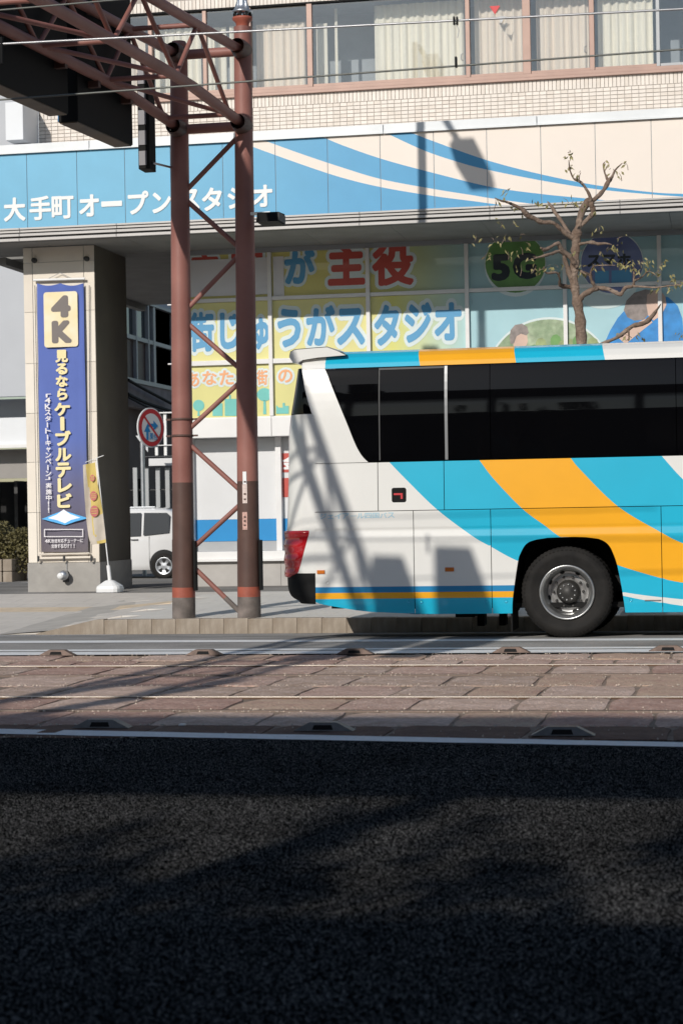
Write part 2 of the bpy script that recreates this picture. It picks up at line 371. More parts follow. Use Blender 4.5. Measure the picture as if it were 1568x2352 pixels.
M_blue_t = mat('print_blue', rgb(84, 154, 198), 0.5, var=0.03, coat=0.2)
M_out_t = mat('print_outline', rgb(212, 224, 224), 0.5, var=0.02, coat=0.2)
M_or_t = mat('print_orange', rgb(232, 166, 118), 0.5, var=0.03, coat=0.2)
M_teal_t = mat('print_teal', rgb(110, 190, 182), 0.5, var=0.05, coat=0.2)
M_green_t = mat('print_green', rgb(104, 150, 84), 0.5, var=0.25, scale=2.5, coat=0.2)
M_navy_t = mat('print_navy', rgb(108, 120, 166), 0.5, var=0.2, scale=2.5, coat=0.2)
M_ink_t = mat('print_ink', rgb(20, 34, 46), 0.5, var=0.05, coat=0.2)
M_scene_t = mat('print_meadow', rgb(168, 182, 152), 0.5, var=0.3, scale=9, coat=0.2, var2=0.3, scale2=3, hue=rgb(106, 134, 96))
M_skin_t = mat('print_skin', rgb(206, 176, 160), 0.5, var=0.1, coat=0.2)
M_hair_t = mat('print_hair', rgb(136, 126, 122), 0.5, var=0.3, scale=9, coat=0.2)
M_shirt_t = mat('print_shirt_blue', rgb(42, 132, 200), 0.5, var=0.25, scale=5, coat=0.2)
M_bark = mat('tree_bark', rgb(146, 128, 114), 0.95, var=0.35, scale=22, bump=1.0, bscale=34, var2=0.4, scale2=5, hue=rgb(104, 84, 70))
M_leaf = mat('tree_leaf', (0.27, 0.24, 0.10), 0.55, var=0.4, scale=4)
M_leafd = mat('evergreen_leaf', (0.05, 0.07, 0.025), 0.5, var=0.4, scale=3)
M_hedge = mat('hedge_leaf', (0.11, 0.095, 0.035), 0.6, var=0.5, scale=3)
M_gwall = mat('pale_grey_wall', rgb(184, 187, 192), 0.7, var=0.03, scale=1.2)
M_gwall2 = mat('white_band_wall', rgb(222, 224, 226), 0.6, var=0.02)
M_bpanel = mat('brown_panel', (0.075, 0.042, 0.035), 0.5, var=0.2, scale=2)
M_slab = mat('mauve_concrete', (0.28, 0.235, 0.225), 0.9, var=0.2, scale=2)
M_dark = mat('dark_interior', (0.02, 0.02, 0.02), 0.9, var=0.2)
M_cwhite = mat('car_white', (0.80, 0.80, 0.80), 0.2, var=0.01, coat=1.0)
M_carg = mat('car_glass', (0.03, 0.035, 0.04), 0.05, var=0)
M_plastic = mat('white_plastic', (0.80, 0.80, 0.79), 0.45, var=0.03)
M_signred = mat('sign_red', rgb(200, 36, 42), 0.45, var=0.04)
M_signblue = mat('sign_blue', rgb(0, 134, 200), 0.45, var=0.04)
M_signw = mat('sign_white', (0.80, 0.80, 0.80), 0.45, var=0.03)
M_fyel = mat('flag_yellow', rgb(202, 180, 106), 0.85, var=0.10, scale=3)
M_fpink = mat('flag_pink', rgb(190, 112, 108), 0.85, var=0.1, scale=4)
M_fpale = mat('flag_pale', rgb(192, 182, 168), 0.85, var=0.12, scale=4)
M_gold = mat('banner_gold', rgb(232, 212, 160), 0.6, var=0.10, scale=2, var2=0.1, scale2=3, hue=rgb(240, 228, 200))
M_gtext = mat('banner_grey_letter', rgb(118, 110, 106), 0.6, var=0.03)
M_ytext = mat('banner_cream_letter', rgb(238, 222, 168), 0.6, var=0.03)
M_wtext = mat('banner_white_letter', rgb(228, 224, 226), 0.6, var=0.03)
M_flare = mat('banner_flare_white', rgb(236, 242, 250), 0.6, var=0.02)
M_flarec = mat('banner_flare_cyan', rgb(84, 176, 236), 0.6, var=0.15, scale=8)
M_nearb = mat('shade_building_wall', (0.06, 0.058, 0.055), 0.8, var=0.1, scale=1)

# ------------------------------------------------------------------ ground, road, tram bed
mb = MB(); mb.face([(-400, -60, -0.6), (400, -60, -0.6), (400, 700, -0.6), (-400, 700, -0.6)]); struct('ground', mb, M_lot)
def strip(name, prof, x0, x1, m, nx=1):
    mb = MB(); rows = []
    for y, z in prof: rows.append([(x0+(x1-x0)*k/nx, y, z) for k in range(nx+1)])
    mb.grid(rows, 0, False); return struct(name, mb, m)
strip('near_pavement', [(-4.2, 0.13), (-0.6, 0.12), (-0.58, 0.0)], -60, 60, M_walk)
strip('near_road', [(-0.58, 0.0), (12.9, 0.0)], -60, 60, M_new)
strip('far_road', [(20.65, 0.0), (23.3, 0.0), (25.86, -0.10), (26.4, -0.11)], -60, 60, M_old)
# worn seam in the near asphalt
mb = MB(); a, b = G(-200, 1990, 0.003), G(1800, 2004, 0.003); pts = [a.lerp(b, t/60) for t in range(61)]
for k in range(60):
    if random.random() < .75:
        o0, o1 = random.uniform(-.01, .01), random.uniform(-.01, .01)
        mb.face([(pts[k].x, pts[k].y+o0, .003), (pts[k+1].x, pts[k+1].y+o1, .003), (pts[k+1].x, pts[k+1].y+o1+.014, .003), (pts[k].x, pts[k].y+o0+.012, .003)])
struct('road_seam', mb, mat('seam_tar', (0.003, 0.003, 0.003), 1.0, var=0, spec=0.0))
# tram bed base
mb = MB(); mb.face([(-60, 12.9, -0.0135), (60, 12.9, -0.0135), (60, 20.65, -0.0135), (-60, 20.65, -0.0135)]); bed = struct('tram_bed', mb, M_joint)
# paving stones, each one a part of the bed
rails_y = [14.76, 15.83, 18.02, 19.10]
rows = [(12.98, 13.74), (13.755, 14.69), (14.82, 15.775), (15.89, 16.90), (16.915, 17.95), (18.08, 19.04), (19.165, 19.86), (19.875, 20.60)]
XL, XR = -9.0, 4.2
stone_meshes = []
def stone_mesh(L, W, seed):
    rnd = random.Random(seed); mb = MB(); b = -0.029; nx, ny = 9, 4
    top = []
    for j in range(ny+1):
        row = []
        for i in range(nx+1):
            x = -L/2+L*i/nx; y = -W/2+W*j/ny; ed = i in (0, nx) or j in (0, ny)
            z = rnd.uniform(-.006, .003) if not ed else rnd.uniform(-.010, -.002)
            if i in (0, nx): x -= math.copysign(rnd.uniform(0, .017), x)
            if j in (0, ny): y -= math.copysign(rnd.uniform(0, .009), y)
            if i in (0, nx) and j in (0, ny): x -= math.copysign(rnd.uniform(.0, .03), x); z -= .006
            row.append((x, y, z))
        top.append(row)
    mb.grid(top, 0, False)
    rim = top[0][:-1] + [r[-1] for r in top[:-1]] + list(reversed(top[-1]))[:-1] + [r[0] for r in reversed(top[1:])]
    for k in range(len(rim)):
        p, q = rim[k], rim[(k+1) % len(rim)]
        mb.face([p, (p[0]*1.004, p[1]*1.004, b), (q[0]*1.004, q[1]*1.004, b), q])
    return mb
for ri, (ya, yb) in enumerate(rows):
    W = yb-ya
    # visible span of this row
    xa = (-0.1716*0.9816-0.1908)*ya-0.6; xb = (0.1716*.9816-.1908)*yb+1.0
    variants = [mesh('paving_stone', stone_mesh(0.715, W, 10*ri+k), M_stone[(ri+k) % 5] if ri else M_stone_shade) for k in range(6)]
    x = xa - random.uniform(0, .5); k = 0
    while x < xb:
        me = random.choice(variants); sx_ = random.uniform(.72, 1.3)
        o = bpy.data.objects.new('paving_stone', me); COL.objects.link(o); o.parent = bed
        o.location = (x+.365*sx_, (ya+yb)/2, random.uniform(-.003, .002)); o.scale = (sx_, 1, 1); o.rotation_euler = (random.uniform(-.006, .006), random.uniform(-.008, .008), random.choice((0, math.pi))+random.uniform(-.004, .004))
        x += .728*sx_; k += 1
    # the same surface further along the street, out of the detail zone
    for s0, s1 in ((-60, xa-.45), (xb+.75, 60)):
        mb = MB(); mb.box(s0, s1, ya, yb, -.028, -.002); obj('paving_surface', mb, M_red_bed, bed)
mb = MB(); rc_ = random.Random(5)
for _ in range(2600):
    ya, yb = rows[rc_.randrange(len(rows))]; y = rc_.choice((ya, yb))+rc_.gauss(0, .02) if rc_.random() < .75 else rc_.uniform(ya, yb); x = rc_.uniform(-7.5, 2.0); s_ = rc_.uniform(.004, .011)
    a0 = rc_.uniform(0, 6.28); pts = [(x+s_*math.cos(a0+k*2.09), y+s_*math.sin(a0+k*2.09), -.004) for k in range(3)]; tp = (x, y, .002+s_*.7)
    for k in range(3): mb.face([pts[k], pts[(k+1) % 3], tp])
obj('grit', mb, mat('pale_grit', (0.52, 0.44, 0.36), .95, var=.4, scale=30), bed, kind='stuff')
for y in rails_y:
    hi = y in (rails_y[1], rails_y[3]); mb = MB(); mb.box(-60, 60, y-.028, y+.028, -.029, .006 if hi else .001, bev=.004); obj('tram_rail', mb, M_rail if hi else M_railw, None, kind='structure')
    s = 1 if y in (rails_y[0], rails_y[2]) else -1
    mb = MB(); mb.box(-60, 60, min(y+s*.048, y+s*.058), max(y+s*.048, y+s*.058), -.029, .0); obj('guard_rail', mb, M_rust, None, kind='structure')
# white lines
def line(name, P4, z, m=M_line):
    a, b, c, d = [G(px, py, z) for px, py in P4]
    def ext(p, q, t): return p + (q-p)*t
    mb = MB(); n = 90; r0 = []; r1 = []
    for k in range(n+1):
        t = -1.2+3.4*k/n
        p, q = ext(a, b, t), ext(d, c, t); p.z = q.z = z
        p.y += random.uniform(-.008, .008); q.y += random.uniform(-.008, .008); r0.append(p); r1.append(q)
    mb.grid([r1, r0], 0, False); return struct(name, mb, m)
line('lane_line', [(0, 1674.3), (1568, 1705.3), (1568, 1715.8), (0, 1686)], .004)
line('lane_line', [(0, 1493.0), (1568, 1485.0), (1568, 1489.0), (0, 1496.5)], .004)
line('lane_line', [(0, 1498.5), (1568, 1490.5), (1568, 1497.2), (0, 1505.2)], .004)
line('lane_line', [(0, 1472.2), (1568, 1466.2), (1568, 1470.8), (0, 1477.2)], .004)
a, b = G(-40, 1453.5, -.085), G(520, 1456, -.06)
mb = MB(); n = 20
mb.grid([[(-12.2+.22*k, 25.22+.002*k, -.0785+.006) for k in range(n)], [(-12.2+.22*k, 25.38+.002*k, -.0785) for k in range(n)]], 0, False); struct('gutter_line', mb, M_line)
# kerb stones
kx0, kx1 = U(185, 1452, 25.75).x, 12.0
mb = MB(); mb.box(kx0+.3, kx1, 25.90, 26.0, -.11, .06); kerb = struct('kerb', mb, M_kerb)
x = kx0; L = .333; k = 0
kmesh = []
for s in range(6):
    mb = MB(); mb.box(-.1655, .1655, -.09, .09, -.13, .105+.002*random.uniform(-1, 1), bev=.009); kmesh.append(mesh('kerb_stone', mb, M_kerb))
mb = MB(); mb.prism([(-.80, -.13), (.163, -.13), (.163, .105), (.04, .10), (-.80, -.084)], -.09, .09)
ks = mesh('kerb_stone', mb, M_kerb)
while x < kx1:
    o = bpy.data.objects.new('kerb_stone', ks if k == 0 else random.choice(kmesh)); COL.objects.link(o); o.parent = kerb
    o.location = (x+.166, 25.84, random.uniform(-.004, .004)); o.rotation_euler = (0, random.uniform(-.004, .004), random.uniform(-.006, .006)); x += L; k += 1
# sidewalk slabs: one sheet for the bed, each slab a part
def walk_z(x, y):
    t = (y-25.9)/(31.5-25.9); t = max(0, min(1, t)); z = .10+.13*t
    if x < kx0+.3:
        r = max(0, min(1, (kx0+.3-x)/1.0)); z = z*(1-r*(1-t)) + (-.10)*r*(1-t)
    return z
ys = [25.95+.62*k for k in range(10)]
mb = MB(); xs = [-26+1.0*k for k in range(42)]
mb.grid([[(x, y, walk_z(x, y)-.008) for x in xs] for y in (25.93, 26.6, 27.6, 28.6, 29.6, 30.6, 31.6)], 0, False); walk = struct('sidewalk', mb, M_walkj)
n = 0
for j in range(9):
    ya, yb = 25.95+.62*j, 25.95+.62*(j+1)-.005
    x = -13.4+(.3 if j % 2 else 0)
    while x < -1.4:
        xa, xb = x, x+.595
        if xb > (-.1716*.9816-.1908)*ya-.3-1.0:
            mb = MB(); m = M_walk if (xa < -8.6) else M_walk2
            if j == 5 and x < -4: m = M_tact if (xa < -8.9) else M_walk2
            mb.grid([[(xa, ya, walk_z(xa, ya)), (xb, ya, walk_z(xb, ya))], [(xa, yb, walk_z(xa, yb)), (xb, yb, walk_z(xb, yb))]], 0, False)
            for p, q in (((xa, ya), (xb, ya)), ((xb, ya), (xb, yb)), ((xb, yb), (xa, yb)), ((xa, yb), (xa, ya))):
                mb.face([(p[0], p[1], walk_z(*p)), (p[0], p[1], walk_z(*p)-.029), (q[0], q[1], walk_z(*q)-.029), (q[0], q[1], walk_z(*q))])
            obj('paving_slab', mb, m, walk); n += 1
        x += .60
mb = MB(); mb.grid([[(x, y, walk_z(x, y)) for x in (-1.4, 3, 8, 14)] for y in (25.95, 28, 30, 31.5)], 0, False); obj('paving_surface', mb, M_walk2, walk)
mb = MB(); mb.grid([[(x, y, walk_z(x, y)) for x in (-26, -20, -16, -13.45)] for y in (25.95, 28, 30, 31.5)], 0, False); obj('paving_surface', mb, M_walk, walk)
rx_ = [-26, -16] + [kx0-2+.2*k for k in range(8)]
mb = MB(); mb.grid([[(x, 25.62, -.088) for x in rx_], [(x, 25.80, walk_z(x, 25.9)-.035*(x > kx0-1.2)) for x in rx_], [(x, 25.955, walk_z(x, 25.955)-.002) for x in rx_]], 0, False); obj('ramp_edge', mb, M_walk, walk)
strip('forecourt', [(31.5, .225), (34.6, .24)], -40, 20, M_lot)
strip('parking_lot', [(34.6, .24), (37, .18), (44, 0.0), (80, -.05)], -60, 40, M_lot)
for k in range(4):
    mb = MB(); x = -19.3+1.5*k; mb.face([(x, 40.2, .12), (x+1.1, 40.2, .12), (x+1.1, 40.6, .11), (x, 40.6, .11)]); struct('bay_marking', mb, M_line)

# raised road markers
def marker(px, py, z, name_l, length=.42, near=True):
    c = G(px, py, 0); t = thing('road_marker', name_l, 'road marker', (c.x, c.y+.06, 0), 'raised markers along the lane lines')
    h = .062; mb = MB(); L = length/2; d = .06
    x, y = c.x, c.y+.06
    b0 = [(x-L, y-d, .004), (x+L, y-d, .004), (x+L, y+d, .004), (x-L, y+d, .004)]
    t0 = [(x-L*.46, y-d*.75, h), (x+L*.44, y-d*.75, h), (x+L*.44, y+d*.75, h), (x-L*.46, y+d*.75, h)]
    mb.face(t0)
    for k in range(4):
        q = (k+1) % 4; mb.face([b0[k], b0[q], t0[q], t0[k]])
    o = obj('body', mb, M_mark if near else M_markr, t)
    mb = MB()
    mb.face([(x-L*.36, y-d*.99, .012), (x+L*.34, y-d*.99, .012), (x+L*.28, y-d*.84, h*.72), (x-L*.30, y-d*.84, h*.72)]); obj('reflector', mb, M_black, t)
    return t
M_mark = mat('marker_grey', (0.12, 0.125, 0.13), 0.45, 0.3, var=0.2, scale=20)
M_markr = mat('marker_rusty', (0.13, 0.085, 0.065), 0.6, 0.2, var=0.3, scale=14)
for px, py, lb in ((229, 1674, 'raised grey road marker in shade by the near white line, leftmost of three'), (741, 1681, 'raised grey road marker in shade by the near white line, middle of three'), (1291, 1692, 'raised grey road marker in shade by the near white line, rightmost of three')):
    marker(px, py, 0, lb)
for px, py, lb in ((128, 1507, 'rusty road marker on the far white line, left of the tree-like truss shadow'), (466, 1506, 'rusty road marker on the far white line in front of the gantry columns'), (813, 1504, 'dark shaded road marker on the far white line, below the blue bus skirt'), (1172, 1500.5, 'rusty road marker on the far white line, before the bus rear wheel'), (1534, 1497, 'rusty road marker on the far white line, rightmost of the far five')):
    marker(px, py, 0, lb, .40, False)
c = G(419, 1666, .003); mb = MB(); mb.box(c.x-.02, c.x+.02, c.y-.03, c.y+.03, .002, .012); solo('scrap_paper', mb, M_plastic, 'tiny white scrap of paper lying by the near white line', 'litter', (c.x, c.y, .002))
# ------------------------------------------------------------------ studio building
YF, YW = 31.5, 33.7
bld = thing('studio_building', 'pale tiled studio building with blue and cream fascia above yellow lettered windows', 'building', (-6.0, 33.7, .24))
ZT, ZB = 7.555, 6.325
def curveX(pts):
    s = spline(pts); q = [U(a, b, YF) for a, b in s]; xs = np.array([p.x for p in q]); zs = np.array([p.z for p in q])
    return lambda x: interp_ext(x, xs, zs)
cA = curveX([(939, 302), (999, 325), (1119, 367.5), (1244, 400), (1371, 425), (1499, 441), (1568, 444.5), (1640, 447)])
cB = curveX([(881.5, 302.5), (974, 345), (1054, 372), (1119, 389), (1244, 414), (1371, 434), (1504, 446.5), (1600, 453)])
cC = curveX([(740, 313), (784, 332), (879, 365), (999, 397.5), (1129, 429), (1244, 445), (1329, 453.5), (1420, 462)])
cD = curveX([(607, 322), (690, 352), (784, 383.5), (876.5, 411), (999, 434), (1084, 447.5), (1129, 455), (1224, 468)])
cE = curveX([(545, 322), (582, 337), (690, 376), (784, 407), (879, 430), (999, 450), (1084, 461), (1124, 466.5), (1200, 476)])
xj = [U(p, 420, YF).x for p in (62, 177, 287, 874-482, 874-362, 874-241, 874-121, 874, 997, 1119, 1243, 1368, 1497)]
step = .905; xs_ = [xj[0]-step*k for k in range(1, 0, -1)] + xj + [xj[-1]+step*k for k in range(1, 13)]
M_pgap = mat('fascia_joint', (0.36, 0.37, 0.36), 0.9, var=0.1)
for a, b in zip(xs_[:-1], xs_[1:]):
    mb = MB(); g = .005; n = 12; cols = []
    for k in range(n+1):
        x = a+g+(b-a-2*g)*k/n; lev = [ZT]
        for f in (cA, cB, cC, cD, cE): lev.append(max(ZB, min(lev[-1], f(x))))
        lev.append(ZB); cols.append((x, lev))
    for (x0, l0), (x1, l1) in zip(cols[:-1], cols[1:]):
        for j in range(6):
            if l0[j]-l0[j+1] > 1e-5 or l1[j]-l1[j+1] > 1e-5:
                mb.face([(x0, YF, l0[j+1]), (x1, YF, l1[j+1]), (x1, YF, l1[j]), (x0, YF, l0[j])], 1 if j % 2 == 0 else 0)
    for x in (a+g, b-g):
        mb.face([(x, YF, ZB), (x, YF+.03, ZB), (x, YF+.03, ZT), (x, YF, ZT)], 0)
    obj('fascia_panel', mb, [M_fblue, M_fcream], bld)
XA, XB = -12.7, 14.0
mb = MB(); mb.box(XA, XB, YF+.012, YF+.10, ZB, ZT); obj('fascia_backing', mb, M_pgap, bld)
# coping in lengths with drip edge
x = XA; k = 0
while x < XB:
    e = min(x+2.46, XB); mb = MB(); mb.box(x, e-.008, YF-.035, YF+.35, ZT+.018, ZT+.155, bev=.006); mb.box(x, e-.008, YF-.05, YF-.036, ZT+.0, ZT+.03)
    obj('coping', mb, M_flash, bld); x = e
mb = MB(); mb.box(XA, XB, YF+.36, YW-.02, ZT+.02, ZT+.06); obj('canopy_roof', mb, M_flash, bld)
# gutter rails under the fascia
mb = MB(); mb.box(XA, XB, YF+.02, YF+.12, 6.10, ZB-.002); obj('trim_backing', mb, M_gap, bld)
joints = [XA] + sorted([U(p, 500, YF).x for p in (45, 268, 826, 1125, 1424)] + [2.0, 4.3, 6.6, 8.9]) + [XB]
for (z0, z1, y0) in ((6.290, 6.322, YF-.03), (6.245, 6.288, YF-.004), (6.178, 6.222, YF-.035), (6.098, 6.146, YF-.045)):
    for a, b in zip(joints[:-1], joints[1:]):
        mb = MB(); mb.box(a+.003, b-.003, y0, YF+.019, z0, z1, bev=.004); obj('trim_bar', mb, M_alu, bld)
# soffit panels
xl = onX(0, 592, -12.6).x
for k in range(18):
    a = XA+ (XB-XA)*k/18; b = XA+(XB-XA)*(k+1)/18-.006
    mb = MB(); mb.box(a, b, YF+.125, YW-.02 if a > -12.6 else YF+1.9, 6.11, 6.14); obj('soffit_panel', mb, M_soff, bld)
mb = MB(); mb.box(-12.6, -9.36, YW, 42, 6.11, 6.16); obj('passage_ceiling', mb, M_soff, bld)
mb = MB(); mb.box(-12.6, -12.45, YF+1.9, 42, 5.98, 6.109); obj('soffit_edge', mb, M_soff, bld)
# fascia letters
for ch, B, o in (('大', (9, 453, 59, 508), .035), ('手', (68, 449.5, 118, 505), .03), ('町', (119, 449.5, 170, 502), .028), ('オ', (182, 446, 228, 497), .035), ('ー', (233, 461, 281, 474), .03),
              ('プ', (294, 438, 342, 492), .035), ('ン', (350, 441, 393, 489), .035), ('ス', (414, 434, 459, 483), .035), ('タ', (464, 430, 510, 484), .035), ('ジ', (523, 428, 570, 479), .035), ('オ', (580, 424, 626, 475), .035)):
    char(bld, 'letter', ch, B, YF, M_letter, o, yo=.012)
# upper wall with tiles
ZS = 8.745
mb = MB(); mb.box(-11.9, XB, YW+.012, YW+.25, 6.16, ZS); mb.box(-11.9, XB, YW+.012, YW+.25, 10.32, 12.2); mb.box(-11.9, -10.55, YW+.012, YW+.25, ZS, 10.32)
mb.box(-11.9, -11.7, YW+.251, 44, 6.16, 12.2); mb.box(-11.69, XB, YW+.251, 44, 12.0, 12.2); obj('upper_wall', mb, M_grout, bld)
pt, pz = .1185, .0655
tmesh = [None]*3
for i in range(3):
    t = MB(); t.box(-.0545, .0545, -.012, 0, -.0275, .0275); tmesh[i] = mesh('wall_tile', t, M_tile[i])
cols = int((0.4+11.9)/pt); cnt = 0; rest = [MB(), MB(), MB()]
org = Vector(WLOC[bld.name])
for c in range(cols, -1, -1):
    for r in range(7):
        x = -11.84+c*pt; z = ZS-.185-.034-r*pz; i = random.choice((0, 0, 1, 2)); yy = YW+.012+random.uniform(-.001, .001)
        if cnt < 300 and r < 6:
            o = bpy.data.objects.new('wall_tile', tmesh[i]); COL.objects.link(o); o.parent = bld; o.location = Vector((x, yy, z))-org; cnt += 1
        else: rest[i].box(x-.0545, x+.0545, yy-.012, yy, z-.0275, z+.0275)
for i, m_ in enumerate(rest): obj('wall_tiling', m_, M_tile[i], bld, kind='stuff')
sold = [MB(), MB(), MB()]; x = -11.86
while x < .5:
    for z0, z1 in ((ZS-.183, ZS-.004), (10.33, 10.50)):
        sold[random.choice((0, 0, 1, 2))].box(x, x+.056, YW-.002, YW+.011, z0, z1)
    x += .0672
for i, m_ in enumerate(sold): obj('soldier_tiling', m_, M_tile[i], bld, kind='stuff')
# upper windows
vx = [(U(p, 110, YW).x, w_) for p, w_ in ((205, .09), (345, .07), (470, .07), (571, .09), (711, .095), (1074, .075), (1209, .135), (1359, .085), (1511, .06), (1662, .09))] + [(2.2, .09), (3.6, .09)]
zs0, zh = 8.86, 10.30
mb = MB(); mb.box(-10.56, 3.6, YW-.06, YW+.10, ZS, ZS+.05, bev=.006); mb.box(-10.56, 3.6, YW-.03, YW+.10, ZS+.052, zs0, bev=.006); obj('window_sill', mb, M_frame, bld)
mb = MB(); mb.box(-10.56, 3.6, YW-.02, YW+.10, zh, zh+.03); obj('window_head', mb, M_black, bld)
mb = MB(); mb.box(-10.56, 3.6, YW+1.3, YW+1.35, 8.7, 10.5); mb.box(-10.56, 3.6, YW+.26, YW+1.3, 8.70, 8.74); mb.box(-10.56, 3.6, YW+.26, YW+1.3, 10.4, 10.44); obj('room_wall', mb, M_room, bld)
for i, (x, w_) in enumerate(vx):
    m_ = M_gframe if i == 8 else M_frame
    f = MB(); f.box(x-w_/2, x+w_/2, YW-.015, YW+.09, zs0, zh, bev=.005); fo = obj('window_frame', f, m_, bld)
    if i < len(vx)-1:
        x2, w2 = vx[i+1]; mb = MB(); mb.box(x+w_/2, x2-w2/2, YW+.028+.03*(i % 2), YW+.034+.03*(i % 2), zs0, zh); obj('pane', mb, M_glass, fo)
        mb = MB(); mb.box(x+w_/2+.002, x2-w2/2-.002, YW+.012, YW+.07, zs0+.001, zs0+.05); obj('sash_rail', mb, m_, fo)
        if w2 > .07 and i % 2 == 0:
            mb = MB(); xx = x2-w2/2-.05; mb.tube([(xx, YW+.02, 9.28), (xx-.03, YW-.005, 9.26), (xx-.03, YW-.01, 9.18), (xx, YW+.02, 9.16)], .008, 6); obj('latch', mb, M_gframe, fo)
def curtain(pa, pb, m_, yb=.42, top=10.12, seed=0, amp=.03, lean=0):
    rnd = random.Random(seed); xa, xb = U(pa, 120, YW+yb).x, U(pb, 120, YW+yb).x; n = max(8, int((xb-xa)/.018)); ph = rnd.uniform(0, 6); rowt = []; rowb = []
    for k in range(n+1):
        x = xa+(xb-xa)*k/n; d = amp*(math.sin(x*52+ph)+.6*math.sin(x*31+2*ph)+.4*math.sin(x*97+ph))
        rowt.append((x+lean, YW+yb+d*.7, top+.004*math.sin(x*52))); rowb.append((x, YW+yb+d, 8.80))
    mb = MB(); mb.grid([rowb, rowt]); return obj('curtain', mb, m_, bld)
for a, b, m_, tp in ((215, 262, M_curt2, 10.1), (268, 335, M_curt2, 10.15), (356, 462, M_curt, 10.12), (478, 520, M_curt, 10.1), (528, 560, M_curt, 10.1), (590, 702, M_curt2, 10.1), (727, 752, M_curt, 10.05), (769, 776, M_curt, 10.3), (860, 956, M_curt, 10.3), (952, 1066, M_curt, 10.3), (1090, 1200, M_curt2, 10.3), (1232, 1352, M_curt2, 10.3), (1373, 1500, M_curt, 10.3), (1590, 1700, M_curt, 10.3)):
    curtain(a, b, m_, top=tp, seed=a, amp=.012 if b-a < 30 else .028)
for (px, py, m_) in ((1136, 22, M_signred), (1151, 44, M_gframe)):
    p = U(px, py, YW+.02); s_ = .09 if m_ is M_signred else .07
    mb = MB(); mb.face([(p.x-s_, YW+.022, p.z+s_*.8), (p.x, YW+.022, p.z-s_*.8), (p.x+s_, YW+.022, p.z+s_*.8)]); obj('window_sticker', mb, m_, bld)
# glazed front with printed film
zr = [(5.265, 6.028), (4.185, 5.195), (3.19, 4.095)]
mx_ = [-9.36, U(622, 750, YW).x, U(847, 750, YW).x, U(1074, 750, YW).x, U(1299, 750, YW).x, U(1516, 740, YW).x, .55, 2.2, 3.9, 5.6, 7.3, 9.0]
xg0, xg1 = U(900, 700, YW).x, U(1085, 700, YW).x
M_film = ramp_mat('window_film', 0, [(mx_[0], rgb(220, 214, 142)), (mx_[2], rgb(220, 214, 146)), (xg0, rgb(214, 212, 120)), (xg1, rgb(168, 206, 214)), (12, rgb(164, 204, 216))], 0.35, 0.6)
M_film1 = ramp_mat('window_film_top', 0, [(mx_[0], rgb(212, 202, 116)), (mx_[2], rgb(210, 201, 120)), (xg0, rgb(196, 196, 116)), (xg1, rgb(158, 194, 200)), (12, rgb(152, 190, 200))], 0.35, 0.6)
for r, (za, zb) in enumerate(zr):
    for c in range(len(mx_)-1):
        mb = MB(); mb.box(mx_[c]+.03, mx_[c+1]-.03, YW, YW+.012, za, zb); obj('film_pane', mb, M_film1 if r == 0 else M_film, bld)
for x in mx_:
    mb = MB(); mb.box(x-.034, x+.034, YW-.075, YW+.05, 3.19, 6.028, bev=.005); obj('mullion', mb, M_wframe, bld)
for z, h in ((5.23, .032), (4.14, .042)):
    for c in range(len(mx_)-1):
        mb = MB(); mb.box(mx_[c]+.036, mx_[c+1]-.036, YW-.06, YW+.04, z-h, z+h, bev=.005); obj('transom', mb, M_wframe, bld)
mb = MB(); mb.box(-9.36, 9.0, YW-.05, YW+.5, 6.03, 6.109); obj('header', mb, M_gframe, bld)
mb = MB(); mb.box(-9.36, 9.0, YW-.055, YW+.04, 3.165, 3.188); obj('transom', mb, M_wframe, bld)
def big(ch, B, m_, off=.045, ol=.12, nm='printed_letter'): return char(bld, nm, ch, B, YW, m_, off, (ol, M_out_t), yo=.010)
for ch, B in (('市', (440, 577, 502, 662)), ('民', (528, 573, 612, 668))): big(ch, B, M_red_t, .05, .13)
big('が', (653, 570, 724, 652), M_blue_t, .05, .13)
for ch, B in (('主', (752, 559, 838, 655)), ('役', (854, 559, 950, 656))): big(ch, B, M_red_t, .045, .13)
for ch, B in (('街', (434, 716, 492, 808)), ('じ', (505, 717, 552, 802)), ('ゅ', (576, 729, 619, 803)), ('う', (637, 708, 691, 798)), ('が', (703, 701, 770, 794)), ('ス', (773, 707, 838, 793)), ('タ', (859, 699, 917, 794)), ('ジ', (929, 694, 992, 787)), ('オ', (997, 694, 1060, 782))): big(ch, B, M_blue_t, .045, .14)
for ch, B in (('あ', (429, 855, 458, 888)), ('な', (465, 852, 498, 884)), ('た', (504, 850, 537, 884)), ('の', (546, 850, 580, 884)), ('街', (590, 849, 615, 884)), ('の', (639, 848, 672, 879)), ('た', (690, 846, 722, 878)), ('め', (730, 845, 764, 877))): big(ch, B, M_or_t, .03, .16)
def shape(nm, pts, m_, yo=.008, Y=YW):
    mb = MB(); mb.face([tuple(U(a, b, Y-yo)) for a, b in pts]); o = obj(nm, mb, m_, bld); return o
def ell(cx, cy, rx, ry, n=36, a0=0, a1=2*math.pi): return [(cx+rx*math.cos(a0+(a1-a0)*k/n), cy+ry*math.sin(a0+(a1-a0)*k/n)) for k in range(n)]
shape('printed_tree', ell(456, 931, 13, 13)+[], M_teal_t); shape('printed_tree', [(454.5, 944), (457.5, 944), (459, 955), (453, 955)], M_teal_t)
shape('printed_house', [(488, 955), (488, 938), (494, 938), (494, 926), (511, 926), (511, 955)], M_teal_t); shape('printed_house', [(516, 955), (516, 916), (526, 916), (526, 907), (530, 907), (530, 916), (543, 916), (543, 955)], M_teal_t)
shape('printed_tree', ell(607, 906, 17, 15), M_teal_t); shape('printed_tree', [(605, 920), (610, 920), (611.5, 951), (604, 951)], M_teal_t)
